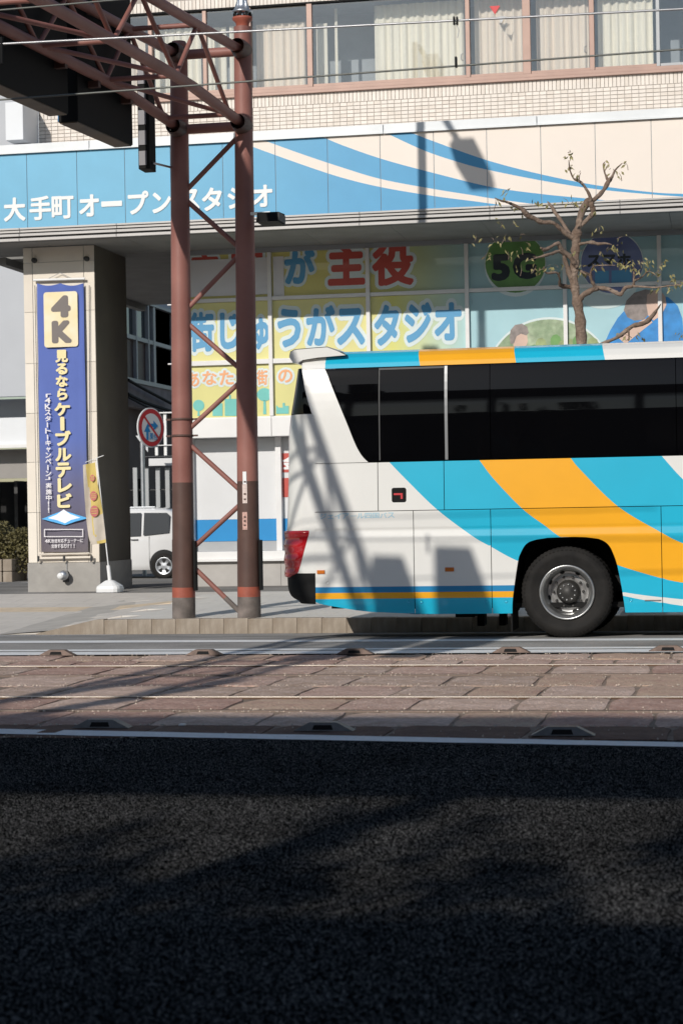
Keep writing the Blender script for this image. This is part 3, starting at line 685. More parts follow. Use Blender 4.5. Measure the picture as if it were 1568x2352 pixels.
shape('printed_house', [(634, 950), (634, 930), (640, 936), (649, 936), (649, 925), (654, 925), (654, 932), (663, 932), (663, 950)], M_teal_t)
shape('printed_house', [(690, 948), (690, 922), (712, 922), (712, 948)], M_teal_t)
# half-clear pale sheets painting a bright reflection over the upper panes
def reflect_sheet(nm, B):
    p, q = U(B[0], B[3], YW-.02), U(B[2], B[1], YW-.02); mb = MB(); mb.box(p.x, q.x, YW-.022, YW-.019, p.z, q.z); obj(nm, mb, M_reflect, bld)
M_reflect = bpy.data.materials.new('painted_reflection'); M_reflect.use_nodes = True
_n = M_reflect.node_tree; _o = [x for x in _n.nodes if x.type == 'OUTPUT_MATERIAL'][0]; _b = _n.nodes['Principled BSDF']; _b.inputs['Base Color'].default_value = (*rgb(236, 236, 240), 1); _b.inputs['Roughness'].default_value = .4
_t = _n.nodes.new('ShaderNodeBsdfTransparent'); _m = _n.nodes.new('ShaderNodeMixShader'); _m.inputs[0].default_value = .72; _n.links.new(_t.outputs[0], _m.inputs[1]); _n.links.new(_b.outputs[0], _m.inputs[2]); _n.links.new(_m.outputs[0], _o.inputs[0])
reflect_sheet('painted_reflection', (436, 590, 617, 682)); reflect_sheet('painted_reflection', (628, 588, 651, 680))
# right-hand prints
shape('printed_disc', ell(1183, 607, 71, 74), M_out_t, .006); shape('printed_disc', ell(1183, 604, 69, 68), M_green_t, .008)
for ch, B in (('5', (1128, 583, 1171, 645)), ('G', (1177, 580, 1232, 641))): big(ch, B, M_ink_t, .06, .11)
shape('printed_disc', ell(1405, 604, 73, 74), M_out_t, .006); shape('printed_disc', ell(1405, 603, 71, 70), M_navy_t, .008)
for ch, B in (('ス', (1348, 585, 1379, 613)), ('マ', (1383, 584, 1413, 612)), ('ホ', (1417, 582, 1449, 611))): big(ch, B, M_ink_t, .05, .12)
p0, p1 = (1366, 620), (1450, 652); shape('printed_band', [(1366, 622), (1450, 619), (1450, 651), (1366, 652)], M_blue_t, .010)
shape('printed_band', [(1398, 621), (1404, 621), (1404, 651), (1398, 651)], M_navy_t, .012)
# lower photo prints: a meadow disc with a figure and a person in a blue shirt
disc = [p for p in ell(1262, 880, 150, 152, 60) if p[1] < 838]; disc.sort(); shape('printed_photo', [(a, b) for a, b in disc] , M_out_t, .006)
disc = [p for p in ell(1262, 880, 146, 147, 60) if p[1] < 838]; disc.sort(); shape('printed_photo', disc, M_scene_t, .008)
shape('printed_figure', [(1170, 776), (1172, 758), (1182, 746), (1198, 743), (1210, 750), (1214, 764), (1208, 770), (1196, 766), (1186, 772), (1180, 788), (1172, 790)], M_hair_t, .012)
shape('printed_figure', [(1181, 772), (1196, 762), (1210, 768), (1212, 784), (1206, 800), (1196, 812), (1184, 806), (1178, 792)], M_skin_t, .011)
shape('printed_figure', [(1150, 832), (1166, 808), (1184, 802), (1200, 808), (1216, 812), (1232, 832)], M_out_t, .010)
for _k in range(9): shape('printed_tree', ell(1225+_k*17, 812-22*math.sin(_k*1.3+.5)**2-(9 if 2 < _k < 7 else 0), 13, 16, 9), M_green_t if _k % 3 == 0 else mat('print_olive', rgb(146, 160, 110), .5, var=.3, scale=9, coat=.2), .009+.0004*_k)
shape('printed_disc', ell(1386, 655, 76, 54), mat('print_pale', rgb(196, 212, 212), .5, var=.04, coat=.2), .005)
shape('printed_shirt', [(1386, 792), (1400, 760), (1418, 730), (1440, 706), (1466, 686), (1500, 676), (1534, 682), (1556, 702), (1566, 730), (1570, 770), (1566, 830), (1386, 830)], M_shirt_t, .008)
shape('printed_figure', [(1432, 712), (1438, 690), (1456, 672), (1482, 664), (1500, 668), (1504, 690), (1494, 716), (1478, 734), (1456, 736), (1440, 728)], M_hair_t, .010)
shape('printed_figure', [(1486, 676), (1502, 666), (1518, 668), (1528, 682), (1530, 700), (1522, 716), (1512, 728), (1500, 736), (1488, 724), (1484, 700)], M_skin_t, .012)
shape('printed_arm', [(1420, 776), (1456, 744), (1490, 728), (1498, 740), (1470, 762), (1436, 790)], M_skin_t, .011)
# storefront below the glazing
zb0, zb1 = U(622, 1002, YW).z, 3.163
for c in range(len(mx_)-1):
    mb = MB(); mb.box(mx_[c]+.004, mx_[c+1]-.004, YW-.10, YW+.3, zb0, zb1, bev=.004); obj('white_band', mb, M_wallw, bld)
zbl0, zbl1, zsl0, zsl1 = U(600, 1243, YW).z, U(600, 1192, YW).z, U(600, 1285, YW).z, U(600, 1266, YW).z
yr = YW+.36
px_ = [-9.3, U(632, 1100, YW).x, -5.9, -4.1, -2.4, -.7, 1.0, 4.0, 9.0]
for a, b in zip(px_[:-1], px_[1:]):
    mb = MB(); mb.box(a+.05, b-.05, yr, yr+.03, zbl1+.002, zb0-.004); obj('shutter_panel', mb, M_shut, bld)
    mb = MB(); mb.box(a+.05, b-.05, yr, yr+.03, zbl0+.002, zbl1); obj('blue_panel', mb, M_sblue, bld)
    mb = MB(); mb.box(a+.05, b-.05, yr+.01, yr+.03, zsl1+.002, zbl0); obj('kick_pane', mb, M_gframe, bld)
for x in px_:
    mb = MB(); mb.box(x-.05, x+.05, yr-.12, yr+.06, zsl1, zb0-.002, bev=.005); obj('post', mb, M_wframe, bld)
mb = MB(); mb.box(-9.36, 9, yr-.30, yr+.1, zsl0+.005, zsl1, bev=.005); mb.box(-9.36, 9, yr-.36, yr+.1, zsl0-.03, zsl0+.004, bev=.005); obj('ledge', mb, M_wallw, bld)
for k in range(11):
    a = -9.36+1.7*k; mb = MB(); mb.box(a, a+1.694, YW+.1, YW+.5, .10, zsl0-.032); obj('base_panel', mb, M_wbase, bld)
mb = MB(); mb.box(-9.36, 9, YW+.5, YW+.6, .2, 6.1); mb.box(-9.36, -9.2, YW+.6, 42, .1, 6.1); obj('back_wall', mb, M_slab, bld)
# posters stuck on the storefront glass
for (a, b, c_, d, lab) in ((645, 1040, 690, 1085, 'red square poster with a white character, upper of two in the storefront'), (646, 1097, 690, 1142, 'plain red square poster, lower of two in the storefront')):
    p, q = U(a, d, yr-.002), U(c_, b, yr-.002); mb = MB(); mb.box(p.x, q.x, yr-.008, yr-.002, p.z, q.z)
    po = solo('poster', mb, M_or_red if False else M_red_t, lab, 'poster', (p.x, yr-.002, p.z), 'red posters in the storefront')
    if b < 1090: mb = MB(); put_glyph(mb, '金', .05, p.x+.03, p.x+.33, p.z+.05, q.z-.04, yr-.010, 0, .05); obj('poster_letter', mb, M_signw, po)
# pillar
pw0, pw1, pd0, pd1 = U(66, 1300, 32.3).x, U(229, 1300, 32.3).x, 32.3, 34.1
zc = U(150, 1292, 32.3).z
mb = MB(); mb.box(pw0+.01, pw1-.01, pd0+.012, pd1, .15, 6.108); pil = obj('pillar', mb, M_pgap, bld)
zj = [zc] + [U(150, y, 32.3).z for y in (1176, 1060, 947, 832, 714, 600)] + [6.10]
for i, (a, b) in enumerate(zip(zj[:-1], zj[1:])):
    for (xa, xb) in ((pw0, pw0+.16), (pw0+.166, pw1-.19), (pw1-.184, pw1)):
        mb = MB(); mb.box(xa, xb-.004, pd0-random.uniform(0, .002), pd0+.011, a+.003, b-.003, bev=.002); obj('pillar_tile', mb, M_ctile[(i+int(xa*7)) % 3], pil)
mb = MB(); mb.box(pw0-.012, pw1+.012, pd0-.02, pd1+.01, .10, zc-.003); obj('pillar_base', mb, M_cbase, pil)
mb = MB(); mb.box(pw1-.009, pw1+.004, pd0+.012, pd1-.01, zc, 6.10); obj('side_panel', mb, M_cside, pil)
for px, py in ((80, 598), (200, 594)):
    p = U(px, py, pd0); mb = MB(); mb.lathe([(0, -.07), (.04, -.07), (.045, -.01), (.045, 0)], (p.x, pd0-.002, p.z), 'y', 14); obj('fixing_cap', mb, M_dgrey, pil)
# ball lamp on the pillar base
p = U(148, 1321, 32.2); t = thing('wall_lamp', 'silver round floodlight on the grey pillar base below the 4K banner', 'lamp', (p.x, 32.28, p.z-.1))
mb = MB(); R = .088
mb.lathe([(R*math.sin(a), -R*math.cos(a)) for a in [math.pi*k/12 for k in range(13)]], (p.x, 32.15, p.z), 'y', 22); obj('lamp_head', mb, M_galv, t)
mb = MB(); mb.lathe([(.0, -.10), (.05, -.098), (.055, -.07)], (p.x-.03, 32.15, p.z-.01), 'y', 18); obj('lens', mb, M_plastic, t)
mb = MB(); mb.box(p.x-.03, p.x+.05, 32.2, 32.279, p.z-.12, p.z+.06); obj('bracket', mb, M_dgrey, t)
mb = MB(); mb.tube([(p.x+.02, 32.27, p.z+.06), (p.x+.02, 32.27, zc+.02)], .008, 6); obj('cable', mb, M_gframe, t)
# white unit box high on the left of the wall
p, q = U(13, 322, 32.9), U(52, 232, 32.9)
mb = MB(); mb.box(p.x, q.x, 32.9, YW, p.z, q.z, bev=.01); t = thing('wall_unit', 'white metal box fixed high on the tiled wall above the blue fascia', 'box', (p.x, YW, p.z))
obj('case', mb, M_gwall2, t); mb = MB(); mb.box(p.x+.05, q.x+.5, 33.2, YW, p.z-.10, p.z-.03); obj('bracket', mb, M_galv, t)

# ------------------------------------------------------------------ hanging banner
YB = 32.24
bt = thing('hanging_banner', 'tall blue 4K cable television banner hung on the pillar', 'banner', (U(145, 1270, YB).x, YB, U(145, 1285, YB).z))
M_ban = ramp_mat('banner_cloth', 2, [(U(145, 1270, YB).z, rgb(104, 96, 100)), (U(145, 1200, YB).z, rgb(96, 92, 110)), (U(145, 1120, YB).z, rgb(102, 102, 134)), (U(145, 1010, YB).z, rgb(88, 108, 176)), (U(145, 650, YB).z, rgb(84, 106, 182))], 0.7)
nu, nv = 26, 60; rowsb = []
for j in range(nv+1):
    v = j/nv; row = []
    for i in range(nu+1):
        u = i/nu
        xl_, xr_ = 85+10.2*v, 192+11*v
        yt = 650+ (6*math.sin(math.pi*((u*2) % 1)))*max(0, 1-v*25); yb_ = 1268
        p = U(xl_+(xr_-xl_)*u, yt+(yb_-yt)*v, YB)
        d = .012*math.sin(u*9+v*3)*(.4+v) + .018*math.exp(-((u-.96)/.05)**2) + .02*math.exp(-v*30)*abs(math.sin(u*2*math.pi)) + .008*math.sin(v*17+u*4)
        row.append((p.x, YB-d, p.z))
    rowsb.append(row)
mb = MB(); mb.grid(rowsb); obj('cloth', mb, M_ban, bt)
def barP(nm, a, b, Y, r, m_): mb = MB(); mb.tube([U(*a, Y), U(*b, Y)], r, 10); return obj(nm, mb, m_, bt)
barP('top_bar', (77, 643), (195, 639.5), YB-.01, .022, M_plastic); barP('cord', (110, 640), (138, 626), YB, .005, M_gframe); barP('cord', (138, 626), (165, 639), YB, .005, M_gframe)
barP('bottom_bar', (86, 1283), (214, 1280), YB-.01, .018, M_ctile[0]); barP('bottom_bar', (90, 1273), (206, 1270.5), YB-.005, .012, M_ctile[0])
for a in (88, 147, 210): barP('clamp', (a, 1277), (a, 1290), YB-.03, .02, M_dgrey)
barP('side_cord', (205, 655), (207, 1268), YB+.02, .006, M_dgrey); barP('side_cord', (80, 655), (92, 1268), YB+.02, .005, M_dgrey)
YT = YB-.040
p, q = U(102, 798, YT), U(177.3, 668, YT); mb = MB(); r_ = .05
poly = []
for cx_, cz_, a0 in ((q.x-r_, q.z-r_, 0), (p.x+r_, q.z-r_, 90), (p.x+r_, p.z+r_, 180), (q.x-r_, p.z+r_, 270)):
    for k in range(6): a = math.radians(a0+18*k); poly.append((cx_+r_*math.cos(a), cz_+r_*math.sin(a)))
mb.face([(a, YT, b) for a, b in poly]); obj('gold_plate', mb, M_gold, bt)
def bl(ch, B, m_, off): return char(bt, 'letter', ch, B, YT-.006, m_, off)
bl('4', (117, 678, 162, 729), M_gtext, .07); bl('K', (118.7, 735.7, 164.8, 787.7), M_gtext, .07)
for ch, B in (('見', (126.7, 803, 156, 832)), ('る', (128, 834, 155, 860)), ('な', (128, 862, 156, 888.6)), ('ら', (131, 891, 155, 918.7)), ('ケ', (124.5, 924.6, 161, 955)), ('｜', (138, 957, 148, 989)), ('ブ', (126.8, 989, 163, 1024)), ('ル', (126.8, 1028.5, 164, 1059)), ('テ', (127.7, 1062, 163, 1097)), ('レ', (132, 1098, 165, 1131)), ('ビ', (131, 1133, 165, 1166.5))):
    bl(ch, B, M_ytext, .05)
yy = 899.0
for k, ch in enumerate('「4Kスタ｜ト｜キャンペ｜ン」実施中!!'):
    x0 = 101+3.2*k/19; h = 13.6; y0 = 899+14*k
    if ch == '｜': B = (x0+5.5, y0+1, x0+8.5, y0+h-1)
    elif ch == '「': B = (x0+4, y0+5, x0+16, y0+h)
    elif ch == '」': B = (x0, y0, x0+12, y0+7)
    elif ch == '!': B = (x0+6, y0, x0+9, y0+h-1)
    elif ch == 'ャ': B = (x0+3.5, y0+1.5, x0+14, y0+h-1)
    else: B = (x0+1.5, y0, x0+15, y0+h-1)
    bl(ch, B, M_wtext, .03)
def bshape(pts, m_, yo, nm='printed_flare'): mb = MB(); mb.face([tuple(U(a, b, YT-yo)) for a, b in pts]); obj(nm, mb, m_, bt)
bshape([(96, 1192), (120, 1182), (146, 1172), (172, 1181), (203, 1190), (176, 1197), (150, 1206), (122, 1199)], M_flarec, .004)
bshape([(110, 1190), (130, 1182), (146, 1170), (162, 1181), (184, 1189), (164, 1194), (149, 1202), (132, 1195)], M_flare, .006)
for a, b, c_, d in ((101, 1215, 191, 1217), (101, 1231.5, 191, 1233.5), (101, 1217, 103, 1231.5), (189, 1217, 191, 1231.5)): bshape([(a, d), (c_, d), (c_, b), (a, b)], M_wtext, .006, 'printed_box')
mb = MB(); p, q = U(103, 1247, YT), U(191, 1237, YT); text_line(mb, '4K放送対応チューナーに', p.x, q.x, p.z, q.z, YT-.006, .025); p, q = U(118, 1259, YT), U(174, 1249, YT); text_line(mb, '交換するだけ!!', p.x, q.x, p.z, q.z, YT-.006, .025); obj('small_lettering', mb, M_wtext, bt)

# ------------------------------------------------------------------ leaning yellow flag
YN = 31.85
b0 = U(255, 1352, YN); nt_ = thing('flag_stand', 'leaning yellow flag on a white weighted stand beside the pillar', 'flag', (b0.x, YN, b0.z-.02))
zb_ = walk_z(b0.x, 31.5)+.005
P0, P1 = U(221, 1360, YN), U(289, 1336, YN)
mb = MB(); x0, x1 = U(222, 1350, YN).x, U(270, 1350, YN).x
bz = zb_; rows_ = []
for (sx, z) in ((1.0, 0), (1.02, .06), (.95, .10), (.35, .19), (.16, .20)):
    hx, hy = (x1-x0)/2*1.15*sx, .20*sx; cx_ = (x0+x1)/2+.05; r_ = .35; row = []
    for k in range(24):
        a = 2*math.pi*k/24; ca, sa = math.cos(a), math.sin(a); f = (abs(ca)**4+abs(sa)**4)**-.25; row.append((cx_+hx*ca*f, YN+hy*sa*f, bz+z))
    rows_.append(row)
mb.grid(rows_, 0, False, closed=True); mb.face(rows_[-1]); obj('weight_base', mb, M_plastic, nt_)
pA = Vector(((x0+x1)/2+.05, YN, bz+.2)); pB = U(222, 1052, YN)
mb = MB(); mb.tube([pA, pA.lerp(pB, .12)], .032, 12); mb.tube([pA.lerp(pB, .1), pB], .011, 8); mb.tube([pB, U(238, 1046, YN)], .007, 6); mb.tube([pB, U(196, 1062, YN)], .006, 6); obj('pole', mb, M_plastic, nt_)
left = [(191.8, 1068), (194.5, 1105), (197, 1150), (198.9, 1192), (204, 1235), (212, 1251.6)]; right = [(220, 1062), (225, 1105), (231, 1142), (236, 1172), (242, 1220), (245, 1246)]
ls, rs = spline(left, 6), spline(right, 6); rowsb = []
for j, (a, b) in enumerate(zip(ls, rs)):
    row = []
    for i in range(13):
        u = i/12; p = U(a[0]+(b[0]-a[0])*u, a[1]+(b[1]-a[1])*u, YN); row.append((p.x, YN-.03-.03*math.sin(u*7+j*.2)*(1-u*.6), p.z))
    rowsb.append(row)
def flagmi(a, b):
    t = a/len(ls)
    if b < 2.5+2*t: return 1
    if t > .60 and t < .9 and b > 4+((.9-t)*9 if t > .75 else 0): return 1
    return 0
mb = MB(); mb.grid(rowsb, flagmi); obj('flag_cloth', mb, [M_fyel, M_fpale], nt_)
for cx_, cy_, rr in ((212, 1098, 7), (214.5, 1139, 10), (216.5, 1174, 12)):
    mb = MB(); mb.face([tuple(U(a, b, YN-.075)) for a, b in ell(cx_, cy_, rr*.8, rr*1.1, 20)]); obj('printed_mark', mb, M_fpink, nt_)
    mb = MB()
    for s_ in (-.45, 0, .45): mb.face([tuple(U(a, b, YN-.078)) for a, b in ((cx_-rr*.55, cy_+rr*s_+1), (cx_+rr*.55, cy_+rr*s_), (cx_+rr*.55, cy_+rr*s_-1.4), (cx_-rr*.55, cy_+rr*s_-.4))])
    obj('printed_stroke', mb, M_fyel, nt_)

# ------------------------------------------------------------------ sign gantry
YG = 26.06
gan = thing('sign_gantry', 'rust red tubular truss gantry over the road on two braced columns', 'gantry', (-6.8, YG, .1))
def colx(i, z): return (-7.265+.0092*z) if i == 0 else (-6.355+.0068*z)
def seg(nm, i, z0, z1, r0, r1, m_, n=28):
    mb = MB(); mb.tube([(colx(i, z0), YG, z0), (colx(i, z1), YG, z1)], [r0, r1], n); return obj(nm, mb, m_, gan)
def cr(z): return .152-.0042*z
zd = U(420, 1108, YG-.14).z; zp1 = U(420, 1350, YG-.14).z; zp0 = U(420, 1373, YG-.14).z; zjt = U(420, 1240, YG-.14).z
for i in (0, 1):
    top = 7.86 if i == 0 else 8.05
    c_ = seg('column', i, zd, top, cr(zd), cr(top), M_red)
    mb = MB(); mb.tube([(colx(i, zjt), YG, zjt), (colx(i, zd), YG, zd)], [cr(zjt), cr(zd)], 28); obj('painted_band', mb, M_dred, c_)
    mb = MB(); mb.tube([(colx(i, zp1), YG, zp1), (colx(i, zjt), YG, zjt)], [cr(zp1)+.005, cr(zjt)+.005], 28); obj('painted_band', mb, M_dred, c_)
    mb = MB(); mb.tube([(colx(i, zp0), YG, zp0), (colx(i, zp1), YG, zp1)], [cr(zp0)+.006, cr(zp1)+.006], 28); obj('primer_band', mb, M_prim, c_)
    mb = MB(); mb.tube([(colx(i, .06), YG, .06), (colx(i, zp0), YG, zp0)], [cr(.1)+.006, cr(zp0)+.006], 28); obj('column_foot', mb, M_bare, c_)
    mb = MB(); x = colx(i, .8)+.162; za, zb2 = U(596, 1355, YG).z, U(596, 1240, YG).z; mb.box(x, x+.03, YG-.09, YG+.02, za, zb2); obj('cable_cover', mb, M_black, c_)
    if i == 0:
        for y in (962, 1000):
            z = U(418, y, YG-.14).z; mb = MB(); mb.lathe([(cr(z), -.016), (cr(z)+.012, -.014), (cr(z)+.012, .014), (cr(z), .016)], (colx(0, z), YG, z), 'z', 28)
            for s_ in (-1, 1): mb.box(colx(0, z)+s_*.19-.03, colx(0, z)+s_*.19+.03, YG-.03, YG+.0, z-.012, z+.012)
            obj('clamp_band', mb, M_dred, c_)
        for y in (700, 836):
            z = U(390, y, YG).z; mb = MB(); mb.tube([(colx(0, z)-.12, YG, z), (colx(0, z)-.19, YG, z)], .011, 8); obj('step_peg', mb, M_plastic, c_)
        mb = MB(); mb.lathe([(cr(7.8), 0), (cr(7.8)*.8, .05), (0, .06)], (colx(0, 7.86), YG, 7.86), 'z', 24); obj('column_cap', mb, M_red, c_)
    else:
        for (a, b, c2, d, m_) in ((557.5, 1083, 565.5, 1112, M_signw), (557, 1112, 567, 1156, mat('sticker_pale', rgb(214, 196, 188), .5, var=.15, scale=40)), (557, 1176, 567.5, 1217, mat('sticker_pinkish', rgb(200, 160, 148), .5, var=.35, scale=50))):
            p, q = U(a, d, YG-.15), U(c2, b, YG-.15); mb = MB(); R_ = cr((p.z+q.z)/2)+.0075; xc = colx(1, p.z)
            rws = [[(xc+R_*math.sin(t), YG-R_*math.cos(t), z) for t in [math.asin(max(-1, min(1, (p.x+(q.x-p.x)*k/4-xc)/R_))) for k in range(5)]] for z in (p.z, q.z)]
            mb.grid(rws); obj('sticker', mb, m_, c_)
        for (yy_, s_) in ((1106, .012), (1134, .014), (1146, .012), (1187, .016), (1196, .016), (1206, .014)):
            p = U(562, yy_, YG-.16); mb = MB(); mb.box(p.x-.014, p.x+.014, YG-.158, YG-.1555, p.z-s_, p.z+s_*.6); obj('sticker_mark', mb, M_dred, c_)
# lattice between the columns
def brace(a, b, r=.034, nm='brace', m_=None):
    mb = MB(); mb.tube([a, b], r, 12); return obj(nm, mb, m_ or M_red, gan)
for (a, b) in (((540, 320), (434, 430)), ((434, 465), (540, 560)), ((540, 595), (434, 705)), ((434, 745), (543, 840)), ((543, 885), (440, 980)), ((440, 1025), (545, 1120)), ((545, 1165), (447, 1255)), ((447, 1305), (545, 1400))):
    p, q = U(a[0], a[1], YG), U(b[0], b[1], YG)
    d = (q-p).normalized()*.10; brace(p-d, q+d)
    if b[1] == 1400: mb = MB(); mb.tube([p+(q-p)*.72, q+d], .0355, 12); obj('brace_foot', mb, M_bare, gan)
# truss box over the road
YE = 3.0
SK = 0.10
def zup(y): return 7.725-.02*min(YG-y, 4.0, max(0, y-YE))
def zlo(y): return 6.735+.07*min(YG-y, 2.2, max(0, y-YE))
def xr(y): return -6.305-SK*(YG-y)
def xl2(y): return -7.20-SK*(YG-y)
yn = [YG-.0-(YG-YE)*k/24 for k in range(25)]
for (fx, fz, r_) in ((xr, zup, .066), (xr, zlo, .070), (xl2, zup, .066), (xl2, zlo, .070)):
    mb = MB(); mb.tube([(fx(y), y, fz(y)) for y in yn], r_, 16); obj('chord', mb, M_red, gan)
nodesA = [24.35-1.88*k for k in range(12)]; nodesB = [25.5-1.92*k for k in range(12)]
for k in range(12):
    ya, yb = nodesA[k], nodesB[k]
    for fx in (xr, xl2):
        brace((fx(yb), yb, zlo(yb)), (fx(ya), ya, zup(ya)), .030, 'web')
        if k < 11: yb2 = nodesB[k+1]; brace((fx(ya), ya, zup(ya)), (fx(yb2), yb2, zlo(yb2)), .030, 'web')
    brace((xl2(ya), ya, zup(ya)), (xr(ya), ya, zup(ya)), .033, 'cross_tie'); brace((xl2(yb), yb, zlo(yb)), (xr(yb), yb, zlo(yb)), .033, 'cross_tie')
    if k < 11:
        brace((xr(yb), yb, zlo(yb)), (xl2(nodesB[k+1]), nodesB[k+1], zlo(nodesB[k+1])), .03, 'cross_brace')
for z in (7.73, 6.72): brace((colx(0, z), YG, z), (colx(1, z), YG, z), .068, 'head_beam')
for i in (0, 1):
    for z in (7.73, 6.72):
        mb = MB(); x = colx(i, z); mb.lathe([(.10, -.34), (.11, -.30), (.125, -.16), (.13, 0)], (x, YG, z), 'y', 18); obj('joint_collar', mb, M_dred, gan)
        mb = MB()
        for k in range(8): a = math.pi*k/4; mb.box(x+.10*math.cos(a)-.012, x+.10*math.cos(a)+.012, YG-.24, YG-.20, z+.10*math.sin(a)-.012, z+.10*math.sin(a)+.012)
        obj('flange_bolts', mb, M_black, gan, kind='stuff')
    xn_ = xr(YE) if i else xl2(YE)
    for k in range(4): brace((xr(YE), YE, .5+1.55*k+.78*i), (xl2(YE), YE, 1.28+1.55*k+.78*i) if i else (xl2(YE), YE, .5+1.55*k-.0), .034) if (i or k) else None
    mb = MB(); mb.tube([(xr(YE) if i else xl2(YE), YE, -.0+.11), (xr(YE) if i else xl2(YE), YE, 7.8)], .14, 20); obj('column', mb, M_red, gan)
# overhead sign boxes, set parallel to the truss
def signbox(yc_, ln, z0, z1, xface, lab, wd=.26):
    t = thing('overhead_sign', lab, 'road sign', (xface-wd/2, yc_, z0), 'sign boxes hung on the gantry')
    W = WLOC[t.name]
    xa, xb, y0, y1 = xface-wd, xface, yc_-ln/2, yc_+ln/2
    mb = MB(); mb.box(xa, xb, y0, y1, z0+.012, z1, bev=.012); obj('case', mb, M_black, t)
    mb = MB(); mb.box(xa+.015, xb-.015, y0+.02, y1-.02, z0, z0+.011); obj('bottom_panel', mb, M_ggrey, t)
    mb = MB(); mb.box(xa-.012, xa-.002, y0+.02, y1-.02, z0+.03, z1-.02); obj('face', mb, M_signblue, t)
    for y in (y0+.35, y1-.35) if z1-z0 > 2 else ():
        for z in (z0+.52, z0+1.42): mb = MB(); mb.box(xb+.002, xb+.14, y-.04, y+.04, z-.04, z+.04); obj('hanger', mb, M_dred, t)
    t.rotation_euler = (0, 0, -math.atan(SK))
signbox(23.86, 1.72, 6.265, 9.2, -7.535, 'black backed sign box hung on the gantry, the one nearer the columns')
signbox(20.6, 4.3, 6.30, 9.2, -7.86, 'long black sign box hung on the gantry, reaching out of the left edge')
signbox(10.6, 3.2, 6.0, 6.95, -6.27, 'black sign box held out from the gantry right side over the near track', .42)
signbox(10.5, 3.4, 5.95, 6.85, -7.08, 'black sign box fixed low along the gantry over the near track', .36)

# slim signal panel on the left column
p, q = U(318, 388, 25.45), U(340, 165, 25.45)
t = thing('signal_panel', 'slim upright black panel with grey panes held by an arm off the left gantry column', 'signal', ((p.x+q.x)/2, 25.45, p.z))
mb = MB(); mb.box(p.x, q.x, 25.45, 25.75, p.z, q.z, bev=.008); obj('case', mb, M_black, t)
for k in range(5):
    z0 = p.z+.05+k*.27; mb = MB(); mb.box(p.x+.012, q.x-.04, 25.438, 25.449, z0, z0+.19); obj('grey_pane', mb, M_ggl if False else mat('pane_grey', rgb(120, 118, 122), .4, var=.1), t)
mb = MB(); z = U(360, 373, 25.6).z; mb.tube([(q.x, 25.6, z), (colx(0, z)-.1, YG-.05, z)], .016, 8); obj('arm', mb, M_galv, t)
# floodlight box on the right column
p, q = U(596, 514, 25.75), U(636, 489, 25.75)
t = thing('column_box', 'small black box light bracketed to the right gantry column under the fascia', 'light', ((p.x+q.x)/2, 25.8, p.z))
mb = MB(); mb.prism([(25.55, p.z), (26.0, p.z), (26.0, q.z+.02), (25.62, q.z)], p.x, q.x+.05, axis='x'); obj('case', mb, M_black, t)
mb = MB(); mb.box(q.x+.052, q.x+.062, 25.58, 25.98, p.z+.02, q.z-.01); obj('side_plate', mb, M_dgrey, t)
mb = MB(); mb.box(colx(1, 6.2)+.1, p.x+.1, 25.95, 26.0, q.z+.021, q.z+.06); obj('bracket', mb, M_galv, t)
# street lamp carried by the right column
t = thing('street_lamp', 'silver lamp pole bolted on top of the right gantry column', 'street lamp', (colx(1, 8.05), YG, 8.05)); xp = colx(1, 8.05)
mb = MB(); mb.lathe([(.085, 0), (.095, .06), (.135, .10), (.135, .13), (0, .13)], (xp, YG, 8.05), 'z', 20); obj('lower_flange', mb, M_prim, t)
mb = MB(); mb.lathe([(0, .19), (.14, .19), (.14, .22), (.09, .23), (.075, .30), (.068, .45), (.066, 3.3), (.0, 3.31)], (xp, YG, 8.05), 'z', 20); obj('pole', mb, M_galv, t)
mb = MB()
for k in range(8): a = math.pi*k/4; mb.box(xp+.11*math.cos(a)-.014, xp+.11*math.cos(a)+.014, YG+.11*math.sin(a)-.014, YG+.11*math.sin(a)+.014, 8.17, 8.25)
obj('bolts', mb, M_black, t, kind='stuff')
mb = MB()
for k in range(4):
    a = math.pi/4+math.pi*k/2; ca, sa = math.cos(a), math.sin(a); mb.face([(xp+.06*ca, YG+.06*sa, 8.28), (xp+.13*ca, YG+.13*sa, 8.275), (xp+.062*ca, YG+.062*sa, 8.45)])
obj('gusset', mb, M_galv, t)
zt_ = 11.3
mb = MB(); mb.tube([(xp, YG, 11.2), (xp, YG-.5, 11.38), (xp, YG-2.2, 11.42)], [.06, .06, .05], 12); obj('arm', mb, M_galv, t)
mb = MB(); mb.prism([(YG-2.05, 11.40), (YG-2.3, 11.62), (YG-3.3, 11.56), (YG-3.45, 11.42), (YG-3.2, 11.26), (YG-2.4, 11.24)], xp-.16, xp+.16, axis='x'); obj('lamp_head', mb, M_galv, t)

# ------------------------------------------------------------------ overhead wires
def wire(lab, a, b, Y, r=.008, sag=.0, m_=M_dgrey, clamps=()):
    p, q = U(*a, Y), U(*b, Y); d = q-p; mb = MB()
    pts = [p+d*(-2.0+5.0*k/20) for k in range(21)]
    mb.tube(pts, r, 6); t = thing('overhead_wire', lab, 'wire', tuple(pts[0]), 'tram wires over the street'); obj('wire', mb, m_, t); return t
M_wire = mat('bright_wire', (0.45, 0.45, 0.46), 0.4, 0.6, var=.1); M_wire2 = mat('dull_wire', (0.16, 0.165, 0.15), 0.5, 0.4, var=.1)
wire('thin overhead tram wire crossing the top left corner before the red truss', (0, 22), (240, 1), 15.3, .007, m_=M_wire2)
wt = wire('bright overhead tram wire, the upper long one across the windows and truss', (0, 100), (1568, 19.5), 15.3, .009, m_=M_wire)
wb_ = wire('dark lower tram wire crossing the truss and the bottom of the windows', (45, 225), (1568, 112), 15.3, .008, m_=M_wire2)
